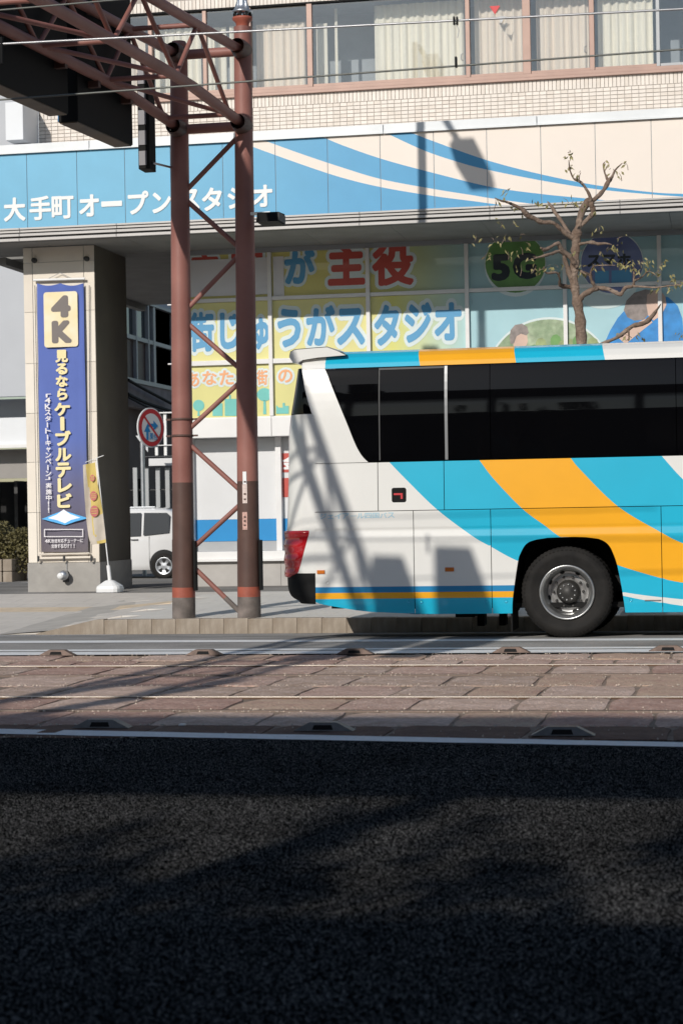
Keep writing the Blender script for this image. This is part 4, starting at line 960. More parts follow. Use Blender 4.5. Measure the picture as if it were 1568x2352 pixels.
for x_ in (1042, 1049):
    p = U(x_, 46, 15.28); mb = MB(); mb.box(p.x-.006, p.x+.006, 15.27, 15.31, p.z-.03, p.z+.03); obj('wire_clip', mb, M_black, wt)
p, q = U(1046, 52, 15.3), U(1050, 86, 15.3); mb = MB(); mb.tube([p, p.lerp(q, .5)+Vector((.02, 0, 0)), q], .004, 6); obj('dropper', mb, M_wire, wt)
p = U(1047, 142, 15.3); mb = MB(); mb.box(p.x-.008, p.x+.008, 15.28, 15.32, p.z-.04, p.z+.04); obj('wire_clip', mb, M_black, wb_)
p = U(4, 110, 15.3); mb = MB(); mb.tube([(p.x, 15.3, p.z+.09), (p.x, 15.3, p.z-.12)], .016, 8); obj('insulator', mb, M_black, wt)
# ------------------------------------------------------------------ coach
YBUS, WB = 23.0, 2.5
bus = thing('coach_bus', 'white coach with cyan and orange swoosh stripes seen from its rear right side', 'bus', (1.0, YBUS+WB/2, 0))
OZ = [.20, .32, .5, 1.19, 1.275, 1.292, 1.30, 1.5] + [2.07+1.12*k/12 for k in range(13)] + [3.26, 3.33, 3.38, 3.415, 3.44, 3.45]
OY = [.03, .018, 0, 0, .010, .010, .006, .006] + [.028+.02*(k/12)+.06*(k/12)**4 for k in range(13)] + [.135, .19, .27, .40, .70, 1.25]
def off(z): return float(np.interp(z, OZ, OY))
def fz(pts, Y=YBUS, smooth=8):
    """photo points -> X as a function of height"""
    s = spline(pts, smooth) if len(pts) > 2 else np.array(pts, float)
    q = sorted([(U(a, b, Y).z, U(a, b, Y).x) for a, b in s]); zs = np.array([p[0] for p in q]); xs = np.array([p[1] for p in q])
    return lambda z: interp_ext(z, zs, xs)
def fclamp(pts, Y=YBUS):
    s = spline(pts, 6); q = sorted([(U(a, b, Y).z, U(a, b, Y).x) for a, b in s]); zs = np.array([p[0] for p in q]); xs = np.array([p[1] for p in q])
    return lambda z: float(np.interp(z, zs, xs))
fL = fclamp([(687, 838), (699, 900), (712, 944), (719, 958), (722, 985), (722.5, 1100), (723, 1200), (724, 1300), (725, 1400)])
fS = fclamp([(684, 838), (679, 870), (673, 910), (666, 952), (661, 1000), (661, 1060), (660.5, 1120), (658.5, 1200), (656, 1234), (657, 1290), (659, 1330), (661, 1352), (669, 1370), (690, 1382)], YBUS+.3)
B1 = fz([(895, 1063.5), (934, 1103.5), (1004, 1171), (1084, 1231), (1127.5, 1256), (1189, 1288.5), (1300, 1328), (1430, 1360), (1568, 1377), (1700, 1386)])
B2 = fz([(1100, 1057), (1134, 1101), (1199, 1168.5), (1249, 1206), (1284, 1232), (1350, 1270), (1419, 1298.5), (1519, 1328.5), (1568, 1338.5), (1700, 1358)])
B3 = fz([(1310, 1052), (1334, 1081), (1419, 1163.5), (1519, 1223.5), (1568, 1248), (1700, 1298)])
B4 = fz([(1518, 1046), (1568, 1101), (1640, 1165), (1740, 1225)])
BL = fz([(1380, 1357), (1430, 1368.5), (1479, 1378.5), (1568, 1392), (1700, 1409)])
FB = fz([(725, 1385), (750, 1390.5), (784, 1396.5), (824, 1403), (864, 1407), (905, 1408.6), (949, 1409.5)])
zbot = U(1100, 1410, YBUS).z; zsk = U(949, 1409.5, YBUS).z
zw, zwin, zcr, ztop = U(1000, 1171.5, YBUS).z, 2.078, 1.292, 3.20
zs1, zs2, zs3 = U(784, 1348.5, YBUS).z, U(784, 1362, YBUS).z, U(784, 1376, YBUS).z
AL = fclamp([(1176, 1412), (1177.6, 1371), (1189, 1290.5), (1195, 1270.7), (1204, 1254), (1212, 1246.5), (1224.6, 1241), (1256, 1235.3), (1317, 1233)])
AR = fclamp([(1435, 1412), (1429, 1359.7), (1417, 1298.7), (1407.5, 1270.7), (1399, 1254), (1386, 1242.7), (1366, 1235.5), (1340, 1233.6), (1317, 1233)])
zat = U(1317, 1233.1, YBUS).z; xac = U(1310, 1233, YBUS).x
XF = 6.6
def colour(x, z):
    if x < xac and z < zs1: return 3 if z > zs2 else (2 if z > zs3 else 1)
    if x > xac and x < BL(z): return 1
    if x < B1(z): return 0
    if x < B2(z): return 1
    if x < B3(z): return 2
    if x < B4(z): return 1
    return 0
BUSM = [M_white, M_cyan, M_orange, M_blue]
def skin(z0, z1, left, right, bounds=(), col=lambda x, z: 0, arch=False, dz=.02, din=0.0, front=True):
    zs = set([z0, z1]); z = math.ceil(z0/dz)*dz
    while z < z1: zs.add(z); z += dz
    for zz in (zs1, zs2, zs3, 1.275, 1.292, 1.30, 1.19, zat) + tuple(OZ):
        if z0 < zz < z1: zs.add(zz)
    zs = sorted(zs); zs = [zs[0]] + [b for a, b in zip(zs[:-1], zs[1:]) if b-a > 1e-4]
    mb = MB()
    for za, zb in zip(zs[:-1], zs[1:]):
        zm = (za+zb)/2; bl_ = list(bounds)
        if arch and zm < zat: bl_ += [AL, AR]
        La, Lb, Ra, Rb = left(za), left(zb), right(za), right(zb)
        if La >= Ra and Lb >= Rb: continue
        bl_ = [f for f in sorted(bl_, key=lambda f: f(zm)) if left(zm) < f(zm) < right(zm)]
        ca = [La] + [min(max(f(za), La), Ra) for f in bl_] + [Ra]; cb = [Lb] + [min(max(f(zb), Lb), Rb) for f in bl_] + [Rb]
        ya, yb = YBUS+off(za)+din, YBUS+off(zb)+din
        for k in range(len(ca)-1):
            m_ = (ca[k]+ca[k+1]+cb[k]+cb[k+1])/4
            if arch and zm < zat and AL(zm) < m_ < AR(zm): continue
            if ca[k+1]-ca[k] < 1e-5 and cb[k+1]-cb[k] < 1e-5: continue
            mb.face([(ca[k], ya, za), (ca[k+1], ya, za), (cb[k+1], yb, zb), (cb[k], yb, zb)], col(m_, zm), True)
    return mb
def fix_smooth(o):
    bm = bmesh.new(); bm.from_mesh(o.data); bmesh.ops.remove_doubles(bm, verts=bm.verts, dist=1e-4)
    for f in bm.faces: f.smooth = True
    bm.to_mesh(o.data); bm.free(); return o
K = lambda v: (lambda z: v)
g = .004
x866, x1019, x949, x1128, x1519 = U(867, 1115, YBUS).x, U(1019, 1115, YBUS).x, U(950.5, 1290, YBUS).x, U(1128, 1290, YBUS).x, U(1519.5, 1290, YBUS).x
LB = (B1, B2, B3, B4)
def panel(nm, mb): return fix_smooth(obj(nm, mb, BUSM, bus))
# belt panels between windows and waist seam
for a, b in ((None, x866), (x866, x1019), (x1019, 2.6), (2.6, XF-.3)):
    panel('side_panel', skin(zw+g, zwin-g, fL if a is None else K(a+g), K(b-g), LB, colour))
# luggage hatches and skirt panels
lowleft = lambda z: max(fL(z), FB(z))
for a, b in ((None, x949), (x949, x1128), (x1128, x1519), (x1519, 2.6), (2.6, XF-.3)):
    panel('luggage_hatch', skin(zbot, zw-g, lowleft if a is None else K(a+g), K(b-g), LB+(BL,), colour, arch=True))
# rear quarter above the belt, window line, roof edge
FW_ = fclamp([(742, 845), (757, 880), (776, 925), (797, 975), (814, 1017), (826, 1040), (836, 1053), (846, 1062)])
panel('rear_pillar', skin(zwin+g*.5, ztop, fL, lambda z: FW_(z)-.004))
R1, R2b, R3, R4 = fz([(742, 846), (741, 822)]), fz([(961, 838), (954, 807)]), fz([(1182, 830), (1175, 797)]), fz([(1387, 822), (1379, 787)])
rc = lambda x, z: 0 if x < R1(z) else 1 if x < R2b(z) else 2 if x < R3(z) else 1 if x < R4(z) else 0
panel('roof', skin(ztop+.002, 3.45, lambda z: fL(min(z, 3.22))+(.25 if z > 3.40 else .0), K(XF-.35), (R1, R2b, R3, R4), rc, dz=.01))
mb = MB(); mb.grid([[(fL(3.2)+.25, YBUS+1.25, 3.45), (XF-.35, YBUS+1.25, 3.45)], [(fL(3.2)+.25, YBUS+1.8, 3.44), (XF-.35, YBUS+1.8, 3.44)], [(fL(3.2), YBUS+2.2, 3.38), (XF-.35, YBUS+2.2, 3.38)], [(fL(3.2), YBUS+2.38, 3.2), (XF-.35, YBUS+2.38, 3.2)], [(fL(2), YBUS+2.47, 2.07), (XF-.35, YBUS+2.47, 2.07)], [(fL(1), YBUS+2.5, 1.2), (XF-.35, YBUS+2.5, 1.2)], [(fL(1), YBUS+2.5, .32), (XF-.35, YBUS+2.5, .32)]]); obj('far_side', mb, M_white, bus)
mb = MB(); mb.face([(-4.2, YBUS+2.49, 2.1), (XF-.5, YBUS+2.49, 2.1), (XF-.5, YBUS+2.40, 3.17), (-4.6, YBUS+2.40, 3.17)]); obj('far_window', mb, M_busg, bus)
x1124, x1551 = U(1124, 950, YBUS).x, U(1552, 930, YBUS).x
xs_w = [None, U(867, 950, YBUS).x, U(1023, 950, YBUS).x, x1124, x1551, 1.75, 3.4, 5.0, XF-.5]
for a, b in zip(xs_w[:-1], xs_w[1:]):
    m1 = skin(zwin+.008, ztop-.006, FW_ if a is None else K(a+.004), K(b-.004), din=.006, dz=.04); fix_smooth(obj('window_pane', m1, M_busg, bus))
x0 = U(1019.5, 950, YBUS).x; m1 = skin(zwin+.012, ztop-.01, K(x0), K(x0+.034), din=-.006, dz=.05); obj('window_divider', m1, M_silver, bus)
for a, b, za, zb in ((xs_w[1]+.004, x0-.01, ztop-.035, ztop-.012), (xs_w[1]+.004, xs_w[1]+.018, zwin+.02, ztop-.036)): obj('slider_frame', skin(za, zb, K(a), K(b), din=-.002, dz=.05), M_dgrey, bus)
# dark core behind the gaps
mb = MB(); mb.box(-4.62, XF-.4, YBUS+.16, YBUS+2.3, 1.22, 3.12); mb.box(-4.62, AL(.6)-.04, YBUS+.05, YBUS+2.4, .36, 1.215); mb.box(AR(.6)+.04, XF-.4, YBUS+.05, YBUS+2.4, .36, 1.215); mb.box(AL(.6)-.03, AR(.6)+.03, YBUS+.85, YBUS+1.65, .5, 1.21); obj('inner_shell', mb, M_seam, bus)
mb = MB(); mb.box(-4.62, XF-.4, YBUS+.04, YBUS+.155, 1.23, 2.05); obj('inner_shell', mb, M_seam, bus)
# wheel arch liner
zz = [zbot+(zat-zbot)*k/30 for k in range(31)]
prof = [(AL(z), z) for z in zz] + [(AR(z), z) for z in reversed(zz)]
mb = MB(); mb.grid([[(x, YBUS+.004, z) for x, z in prof], [(x+.0, YBUS+.84, z) for x, z in prof]], 0, False); obj('wheel_arch', mb, M_black, bus)
# rear corner wrap, rear face
def wrap(z, t, o=0.0):
    th = t*math.pi/2; L_, S_ = fL(z), fS(z)
    return (S_+(L_-S_)*(1-math.sin(th))-o*math.sin(th), YBUS+off(z)+.36*(1-math.cos(th))-o*math.cos(th), z)
zg0 = U(690, 950, YBUS).z; zbm = U(690, 1318, YBUS).z; zrb = U(700, 1384, YBUS).z
def wrapmesh(z0, z1, n, mats_, nm, t0=0.0, back=True):
    rows_ = []
    for k in range(n+1):
        z = z0+(z1-z0)*k/n; row = [wrap(z, t0+(1-t0)*j/10) for j in range(11)]
        if back: S_ = fS(z); row += [(S_-.03, YBUS+.7, z), (S_-.04, YBUS+1.25, z), (S_-.03, YBUS+1.8, z), (S_, YBUS+2.14, z), (fL(z), YBUS+2.5-off(z), z)]
        rows_.append(row)
    mb = MB(); mb.grid(rows_); o = obj(nm, mb, mats_, bus); return o
wrapmesh(zbm+.004, zg0-.004, 40, M_white, 'rear_panel'); wrapmesh(zg0+.004, 3.215, 14, M_busg, 'rear_window'); wrapmesh(zrb-.02, zbm-.002, 12, M_black, 'rear_bumper')
zl = [U(690, y, YBUS).z for y in (1318, 1328)]
# red lamp cluster with ribs
ry = np.linspace(1219, 1328, 44); rowsl = []
for y in ry:
    z = U(690, y, YBUS).z; xr_ = float(np.interp(y, [1219, 1226, 1300, 1316, 1328], [711.5, 711, 690, 684, 659.5]))
    L_, S_ = fL(z), fS(z); xx = U(xr_, y, YBUS+.05).x; sn = min(1, max(0, (L_-xx)/(L_-S_))); t0 = math.asin(sn)*2/math.pi
    rib = .014*(.5+.5*math.sin((y-1219)/109*2*math.pi*3.3+1.2)) + .016
    if y < 1221 or y > 1326: rib = .002
    row = []
    for j in range(15):
        t = t0+(1-t0)*j/14; e = min(1, j/1.5); row.append(wrap(z, t, .002+rib*e))
    S2 = wrap(z, 1, .002+rib); row.append((S2[0], S2[1]+.25, z)); rowsl.append(row)
mb = MB(); mb.grid(rowsl); obj('tail_lamp', mb, M_lens, bus)
# roof spoiler at the back
sp = [(678, 822), (681, 811), (690, 806), (730, 802.5), (764, 800), (786, 808), (806, 818), (742, 823.5), (708, 829), (695, 838), (687, 838)]
pp = [(U(a, b, YBUS+.45).x, U(a, b, YBUS+.45).z) for a, b in sp]
mb = MB(); n = len(pp)
cs = [(YBUS+.105, -.012), (YBUS+.13, -.003), (YBUS+.25, .0), (YBUS+.6, .02), (YBUS+1.25, .04), (YBUS+2.0, .02), (YBUS+2.3, .0)]
mb.grid([[(x, y, z+(h*.45 if z > 3.3 else 0)) for x, z in pp] for y, h in cs], 0, True, closed=True)
mb.face([(x, cs[0][0], z+(cs[0][1] if z > 3.3 else 0)) for x, z in pp]); mb.face([(x, cs[-1][0], z) for x, z in pp]); obj('spoiler', mb, M_white, bus)
# front end, beyond the frame
mb = MB(); rws = []
for z in (.32, 1.0, 1.4, 1.42, 3.0, 3.3, 3.42):
    o_ = off(z); d = .35+.25*max(0, (z-1.4)/2); rws.append([(XF-.35, YBUS+o_, z), (XF-.1-d*.3, YBUS+.25+o_, z), (XF-d*.3+.05, YBUS+.8, z), (XF-d*.3+.1, YBUS+1.25, z), (XF-d*.3+.05, YBUS+1.7, z), (XF-.1-d*.3, YBUS+2.25-o_, z), (XF-.35, YBUS+2.5-o_, z)])
mb.grid(rws, lambda a, b: 1 if a == 3 else 0); obj('front_end', mb, [M_white, M_busg], bus)
# wheels
def wheel(cx, cz, y0, R_, detail, parent):
    rt = obj('wheel', MBt(cx, cz, y0, R_), M_rubber, parent)
    return rt
def MBt(cx, cz, y0, R_):
    mb = MB(); r_i = R_*.60
    prof = [(r_i, .03), (r_i+.006, .008), (r_i+.02, .0), (R_*.78, -.012), (R_*.80, -.016), (R_*.86, -.014), (R_*.90, -.002), (R_*.955, .012), (R_-.006, .03), (R_, .05), (R_, .26), (R_-.01, .28), (R_*.9, .30), (r_i, .28)]
    mb.lathe(prof, (cx, y0, cz), 'y', 72)
    for k in range(64):
        a = 2*math.pi*k/64; c_, s_ = math.cos(a), math.sin(a); w_ = .012
        p = [(R_*.93, -.001), (R_+.005, .05), (R_+.005, .26)]
        q = []
        for (r, t) in p: q.append([(cx+r*c_-w_*s_*e, y0+t-.003, cz+r*s_+w_*c_*e) for e in (-1, 1)])
        mb.face([q[0][0], q[0][1], q[1][1], q[1][0]]); mb.face([q[1][0], q[1][1], q[2][1], q[2][0]])
    return mb
def wheel_set(cx, cz, y0, R_, dish):
    w_ = obj('wheel', MBt(cx, cz, y0, R_), M_rubber, bus); ri = R_*.6
    mb = MB(); d = dish
    mb.lathe([(ri+.006, .01), (ri+.004, -.012), (ri-.010, -.018), (ri-.020, -.010), (ri-.030, .02), (ri-.045, .03), (ri-.052, d*.55), (ri-.070, d-.01), (ri-.085, d), (.20, d-.008), (.145, d-.012), (.12, d)], (cx, y0, cz), 'y', 56); obj('rim', mb, M_rim, w_)
    mb = MB()
    for k in range(8):
        a = math.pi*k/4+.3; x, z = cx+.232*math.cos(a), cz+.232*math.sin(a)
        mb.face([(x+.03*math.cos(a+math.pi/2)*math.cos(t)+.016*math.cos(a)*math.sin(t), y0+d-.016, z+.03*math.sin(a+math.pi/2)*math.cos(t)+.016*math.sin(a)*math.sin(t)) for t in [2*math.pi*j/12 for j in range(12)]])
    obj('hand_holes', mb, M_seam, w_, kind='stuff')
    for k in range(10):
        a = 2*math.pi*k/10; mb = MB(); mb.lathe([(.017, 0), (.017, -.02), (.012, -.03), (.012, -.045), (0, -.046)], (cx+.172*math.cos(a), y0+d-.012, cz+.172*math.sin(a)), 'y', 8, sm=False); obj('wheel_nut', mb, M_hub, w_)
    mb = MB(); mb.lathe([(.138, d-.012), (.135, d-.05), (.118, d-.055), (.115, d-.13), (.108, d-.14), (.06, d-.145), (.055, d-.155), (0, d-.155)], (cx, y0, cz), 'y', 32); hb = obj('hub', mb, M_hub, w_)
    mb = MB()
    for k in range(10): a = 2*math.pi*k/10+.2; mb.lathe([(.010, 0), (.010, -.014), (0, -.015)], (cx+.088*math.cos(a), y0+d-.142, cz+.088*math.sin(a)), 'y', 8)
    obj('hub_bolts', mb, M_rim, w_, kind='stuff')
wc = U(1301.6, 1362.5, YBUS+.05); RW = .525
wheel_set(wc.x, RW, YBUS+.045, RW, .25)
obj('wheel', MBt(wc.x, RW, YBUS+.38, RW), M_rubber, bus); obj('wheel', MBt(wc.x, RW-.07, YBUS+1.85, RW), M_rubber, bus); obj('wheel', MBt(wc.x, RW-.07, YBUS+2.15, RW), M_rubber, bus)
wheel_set(wc.x+6.1, RW, YBUS+.045, RW, .02); obj('wheel', MBt(wc.x+6.1, RW-.07, YBUS+2.15, RW), M_rubber, bus)
mb = MB(); mb.tube([(wc.x, YBUS+.3, RW), (wc.x, YBUS+2.2, RW-.05)], .09, 12); obj('axle', mb, M_black, bus)
# emergency door handle, lamps, latches, fleet lettering
p = U(915.5, 1137, YBUS)
def onskin(z, o=0.0): return YBUS+off(z)-o
mb = MB(); poly = []
for sx_, sz_, a0 in ((1, 1, 0), (-1, 1, 90), (-1, -1, 180), (1, -1, 270)):
    for k in range(6): a = math.radians(a0+18*k); poly.append((p.x+sx_*.06+.026*math.cos(a), p.z+sz_*.06+.026*math.sin(a)))
mb.prism(poly, onskin(p.z, .004), onskin(p.z)+.02); ho = obj('door_handle', mb, M_black, bus)
mb = MB(); mb.box(p.x-.06, p.x+.045, onskin(p.z, .010), onskin(p.z, .0045), p.z+.0, p.z+.022); mb.box(p.x+.02, p.x+.045, onskin(p.z, .010), onskin(p.z, .0045), p.z-.045, p.z-.001); obj('grip', mb, M_handle, ho)
for (a, b, w_, h_) in ((1032, 1308, 21, 9.5), (737, 1314, 19, 9)):
    p = U(a, b, YBUS); mb = MB(); mb.box(p.x-w_*.0025, p.x+w_*.0025, onskin(p.z, .014), onskin(p.z)+.002, p.z-h_*.0025, p.z+h_*.0025, bev=.005); obj('side_marker', mb, M_amber, bus)
for a, b in ((938, 1382), (967, 1381.5), (1116, 1381), (1161, 1380), (752, 1338), (1448, 1377)):
    p = U(a, b, YBUS); mb = MB(); mb.lathe([(.024, .0), (.024, -.004), (.018, -.006), (.017, -.001), (0, -.001)], (p.x, onskin(p.z), p.z), 'y', 16); obj('latch', mb, M_cyan if b > 1350 else M_white, bus)
mb = MB(); p, q = U(733, 1192.5, YBUS), U(906, 1177, YBUS); zt2 = (p.z+q.z)/2; text_line(mb, 'ジェイアール四国バス', p.x, q.x, p.z, q.z, onskin(zt2, .002), .012); obj('lettering', mb, mat('pale_blue_letter', rgb(160, 200, 216), .4, var=0), bus)
p, q = U(1480, 1379.5, YBUS), U(1518, 1379, YBUS); mb = MB(); mb.box(p.x, q.x, onskin(.45, .006), onskin(.45)+.002, p.z-.006, p.z+.006); obj('hatch_grip', mb, M_silver, bus)
mb = MB(); p = U(750, 1066, YBUS); q = U(843, 1062, YBUS); mb.box(p.x-.1, q.x, onskin(2.07, .0015), onskin(2.07)+.002, zwin-.012, zwin-.004); obj('belt_trim', mb, M_white, bus)
# mud flaps and pipes hanging below
for a, b, y0, y1, dpt in ((1046, 1090, 1408, 1418, .5), (1096, 1112, 1408, 1438, .9), (1146, 1160, 1408, 1437, .9)):
    p, q = U(a, y1, YBUS+dpt), U(b, y0, YBUS+dpt); mb = MB(); mb.box(p.x, q.x, YBUS+dpt-.02, YBUS+dpt+.25, p.z, q.z+.3, bev=.008); obj('under_pipe', mb, M_black, bus)
p, q = U(1180, 1450, YBUS+.1), U(1199, 1380, YBUS+.1); mb = MB(); mb.box(q.x-.13, q.x-.115, YBUS+.06, YBUS+.75, p.z, .75); obj('mud_flap', mb, M_black, bus)
mb = MB(); mb.box(-4.0, XF-.6, YBUS+.25, YBUS+2.25, .34, .40); obj('under_floor', mb, M_black, bus)

# ------------------------------------------------------------------ street tree behind the coach
YT_ = 27.6
tb = U(1338, 900, YT_)
tree = thing('street_tree', 'pollarded street tree with few leaves standing behind the coach before the lettered windows', 'tree', (tb.x+.05, YT_, .13))
def TP(a, b, dy=0.0): return U(1033.3+a/2.934, 315.7+b/2.934, YT_+dy)
RS = .00232
def limb(pts, d0=0.0, d1=0.0, n=9):
    P = [TP(a, b, d0+(d1-d0)*k/(len(pts)-1)) for k, (a, b, r) in enumerate(pts)]
    R_ = [r*RS for a, b, r in pts]; S = spline([(*p, r) for p, r in zip(P, R_)], 4)
    mb = MB(); q = [Vector(s[:3]) + Vector((random.uniform(-1, 1), random.uniform(-1, 1), random.uniform(-1, 1)))*.08*s[3] for s in S]
    mb.tube(q, [max(.003, s[3]*random.uniform(.84, 1.2)) for s in S], n); return mb
trunk = [(900, 2150, 42), (895, 1700, 36), (888, 1400, 32), (872, 1200, 30), (850, 1080, 27), (832, 960, 27), (838, 860, 26), (845, 760, 26), (850, 670, 30), (865, 600, 20), (880, 520, 18), (915, 450, 22), (952, 415, 20)]
mb = limb(trunk, n=14); tz = min(v[2] for v in mb.v)
mb.tube([(TP(900, 2150).x, YT_, .05), TP(900, 2150), ], [.14, .09], 14); obj('trunk', mb, M_bark, tree)
LIMBS = [
 ([(950, 415, 12), (925, 360, 8), (890, 310, 8), (855, 285, 9), (830, 272, 5), (805, 210, 4), (800, 150, 2.5)], 0, -.15),
 ([(960, 425, 14), (1020, 370, 12), (1068, 295, 14), (1092, 260, 8), (1110, 220, 5), (1160, 170, 2.5)], 0, .2), ([(1062, 285, 8), (1040, 230, 5), (1032, 180, 4), (1046, 160, 2)], .1, .2), ([(870, 300, 5), (870, 260, 3), (880, 235, 2)], -.1, -.2),
 ([(885, 590, 12), (930, 545, 12), (965, 500, 17), (950, 450, 18), (940, 420, 14)], 0, -.1),
 ([(850, 690, 18), (800, 660, 14), (740, 610, 14), (690, 572, 13), (620, 570, 14), (570, 545, 13), (518, 520, 17), (490, 485, 13), (440, 458, 9), (380, 432, 7), (345, 425, 6), (300, 405, 2.5)], 0, -.6),
 ([(805, 655, 13), (762, 580, 11), (712, 510, 11), (680, 458, 8), (655, 430, 3)], 0, .4),
 ([(852, 870, 16), (805, 800, 14), (752, 755, 13), (727, 712, 12), (680, 735, 10), (640, 755, 13), (610, 742, 5)], -.05, -.5),
 ([(790, 800, 10), (735, 765, 10), (690, 780, 9), (620, 800, 8), (560, 815, 3), (520, 830, 2)], -.1, -.7),
 ([(835, 985, 18), (800, 905, 15), (776, 830, 12), (765, 785, 11)], 0, -.15),
 ([(855, 722, 10), (910, 710, 8), (960, 705, 11), (1000, 716, 9), (1045, 712, 6), (1090, 720, 2)], 0, -.4),
 ([(865, 1120, 16), (890, 1070, 16), (930, 1040, 16), (990, 1015, 16), (1060, 1020, 12), (1110, 1040, 13), (1150, 1055, 13), (1182, 1010, 10), (1230, 1000, 9), (1240, 950, 7), (1235, 880, 4), (1230, 840, 2)], 0, -.5), ([(1240, 965, 7), (1290, 940, 5), (1340, 900, 3), (1400, 940, 2)], -.45, -.6), ([(1235, 1000, 7), (1380, 1010, 5), (1460, 1000, 4), (1560, 990, 3)], -.45, -.8),
 ([(985, 1018, 14), (965, 985, 10), (945, 930, 8), (965, 870, 4), (1030, 860, 3), (1130, 860, 2)], -.2, -.5),
 ([(832, 1010, 12), (770, 1002, 14), (738, 988, 10), (740, 955, 6), (718, 910, 7), (650, 912, 6), (632, 870, 3)], 0, -.5),
 ([(890, 1430, 14), (1000, 1400, 12), (1100, 1358, 11), (1150, 1330, 13), (1230, 1270, 13), (1310, 1250, 14), (1362, 1200, 13), (1400, 1150, 6), (1420, 1120, 2)], 0, -.6), ([(1200, 1290, 7), (1205, 1340, 4), (1200, 1370, 3)], -.4, -.4),
 ([(880, 900, 7), (950, 930, 8), (900, 900, 3)], -.1, -.4)]
for pts, a, b in LIMBS: obj('limb', limb(pts, a, b), M_bark, tree)
CL = [(370, 360), (310, 420), (430, 480), (570, 440), (640, 460), (770, 420), (830, 430), (880, 440), (810, 110), (800, 200), (870, 250), (1050, 180), (1170, 180), (1150, 250), (1090, 220), (170, 670), (320, 580), (430, 590), (380, 660), (300, 690), (250, 790), (400, 780), (500, 670), (530, 720), (450, 750), (560, 820), (460, 870), (540, 900), (640, 870), (860, 770), (990, 610), (1160, 680), (1080, 740), (1120, 740), (1020, 780), (890, 880), (950, 860), (1010, 860), (1120, 850), (1180, 850), (1230, 840), (1280, 830), (1310, 850), (1340, 890), (1390, 900), (1430, 850), (1390, 1000), (1450, 1000), (1500, 940), (1540, 1000), (970, 490), (880, 910), (1270, 1330), (1540, 1320), (1200, 1340), (700, 870), (600, 880), (1250, 880), (1330, 830), (1500, 1000)]
def leaf(mb, p, L_, wd, droop=1.0):
    a = random.uniform(0, 6.28); d = Vector((math.cos(a)*.6, math.sin(a)*.6, -random.uniform(.2, 1.2)*droop)).normalized(); s_ = d.cross(Vector((random.uniform(-1, 1), random.uniform(-1, 1), random.uniform(-1, 1)))).normalized()*wd; q = p+d*L_
    nrm = d.cross(s_).normalized()*L_*.12
    mb.face([p, p.lerp(q, .4)+s_+nrm, q, p.lerp(q, .4)-s_+nrm])
mb = MB()
for a, b in CL:
    d = random.uniform(-.7, .25)
    for _ in range(random.randint(3, 8) if not (300 < a < 610 and 570 < b < 910) else random.randint(1, 4)):
        p = TP(a+random.gauss(0, 24), b+random.gauss(0, 18), d+random.uniform(-.15, .15)); leaf(mb, p, random.uniform(.06, .10), .017)
obj('leaves', mb, M_leaf, tree, kind='stuff')
mb = MB()
for a, b in CL:
    for _ in range(1):
        p, q = TP(a+random.gauss(0, 30), b+random.gauss(0, 20)+10, -.3), TP(a+random.gauss(0, 20), b-15, -.3); mb.tube([p, p.lerp(q, .5)+Vector((.01, .02, .01)), q], [.005, .004, .002], 4)
obj('twigs', mb, M_bark, tree, kind='stuff')

# ------------------------------------------------------------------ buildings beyond the passage
YR, XE = 51.5, -17.0
rear = thing('rear_building', 'pale grey rear building with a brown windowed side wall seen behind the pillar', 'building', (XE-4, YR, -.03))
def zR(y, px=30): return U(px, y, YR).z
def rbox(nm, x0, x1, y0, y1, z0, z1, m_): mb = MB(); mb.box(x0, x1, y0, y1, z0, z1); return obj(nm, mb, m_, rear)
za, zb_, zc_, zd_, ze = zR(910), zR(960), zR(1028), zR(1098), zR(1036)
for k in range(5): rbox('wall_panel', -40+4.6*k, -40+4.6*(k+1)-.02, YR, YR+.3, za, 14, M_gwall)
rbox('recess', -40, XE, YR+1.2, YR+1.4, zb_-.3, za, M_gwall); rbox('parapet', -40, XE, YR-.25, YR+.3, zc_, zb_, M_gwall2); rbox('gutter', -40, XE, YR-.40, YR-.26, zc_-.02, zc_+.07, M_wallw)
rbox('lintel', -40, XE, YR+.35, YR+.5, zd_, zc_-.03, mat('grey_beige_wall', rgb(150, 146, 142), .8, var=.05)); rbox('garage_back', -40, XE, YR+5, YR+5.2, -.1, zd_, M_dark)
for k in range(6): rbox('garage_post', -21.3+.75*k, -21.2+.75*k, YR+4.0, YR+4.6, -.1, zd_, M_dgrey)
# side wall running back along X = XE
hz = [onX(295, 687, XE), onX(295, 772.6, XE), onX(297, 869, XE), onX(297, 935, XE)]
zhead, ztran, zsill, zbase = [h.z for h in hz]; y0 = 51.82
def ew(nm, ya, yb, z0, z1, m_, o=0.0, d=.2): mb = MB(); mb.box(XE-d, XE+o, ya, yb, z0, z1); return obj(nm, mb, m_, rear)
ew('wall_panel', y0, 75, zhead+.1, 14, M_gwall, 0); ew('slab', y0, 75, zbase, zsill-.13, M_slab, .1); ew('sill', y0, 75, zsill-.12, zsill, M_gframe, .14)
ew('garage_side', y0, 75, -.1, zbase, mat('dusky_wall', rgb(104, 92, 86), .9, var=.2, scale=1), -1.2)
yy0 = [onX(p, 780, XE).y for p in (277, 310, 338, 352, 395, 420)]
ys2 = [51.83, yy0[0], yy0[1], yy0[2], yy0[3], yy0[4], yy0[5], 58, 60.5, 63]
M_wglass = mat('tinted_window', (0.02, 0.03, 0.035), 0.03, var=0, spec=.9)
for a, b in zip(ys2[:-1], ys2[1:]):
    if b-a > .9 or True:
        ew('pane', a+.06, b-.06, ztran+.07, zhead, M_wglass, -.05); ew('brown_panel', a+.06, b-.06, zsill+.01, ztran-.06, M_bpanel, -.05)
    ew('window_frame', b-.055, b+.055, zsill+.01, zhead, M_gframe, .06)
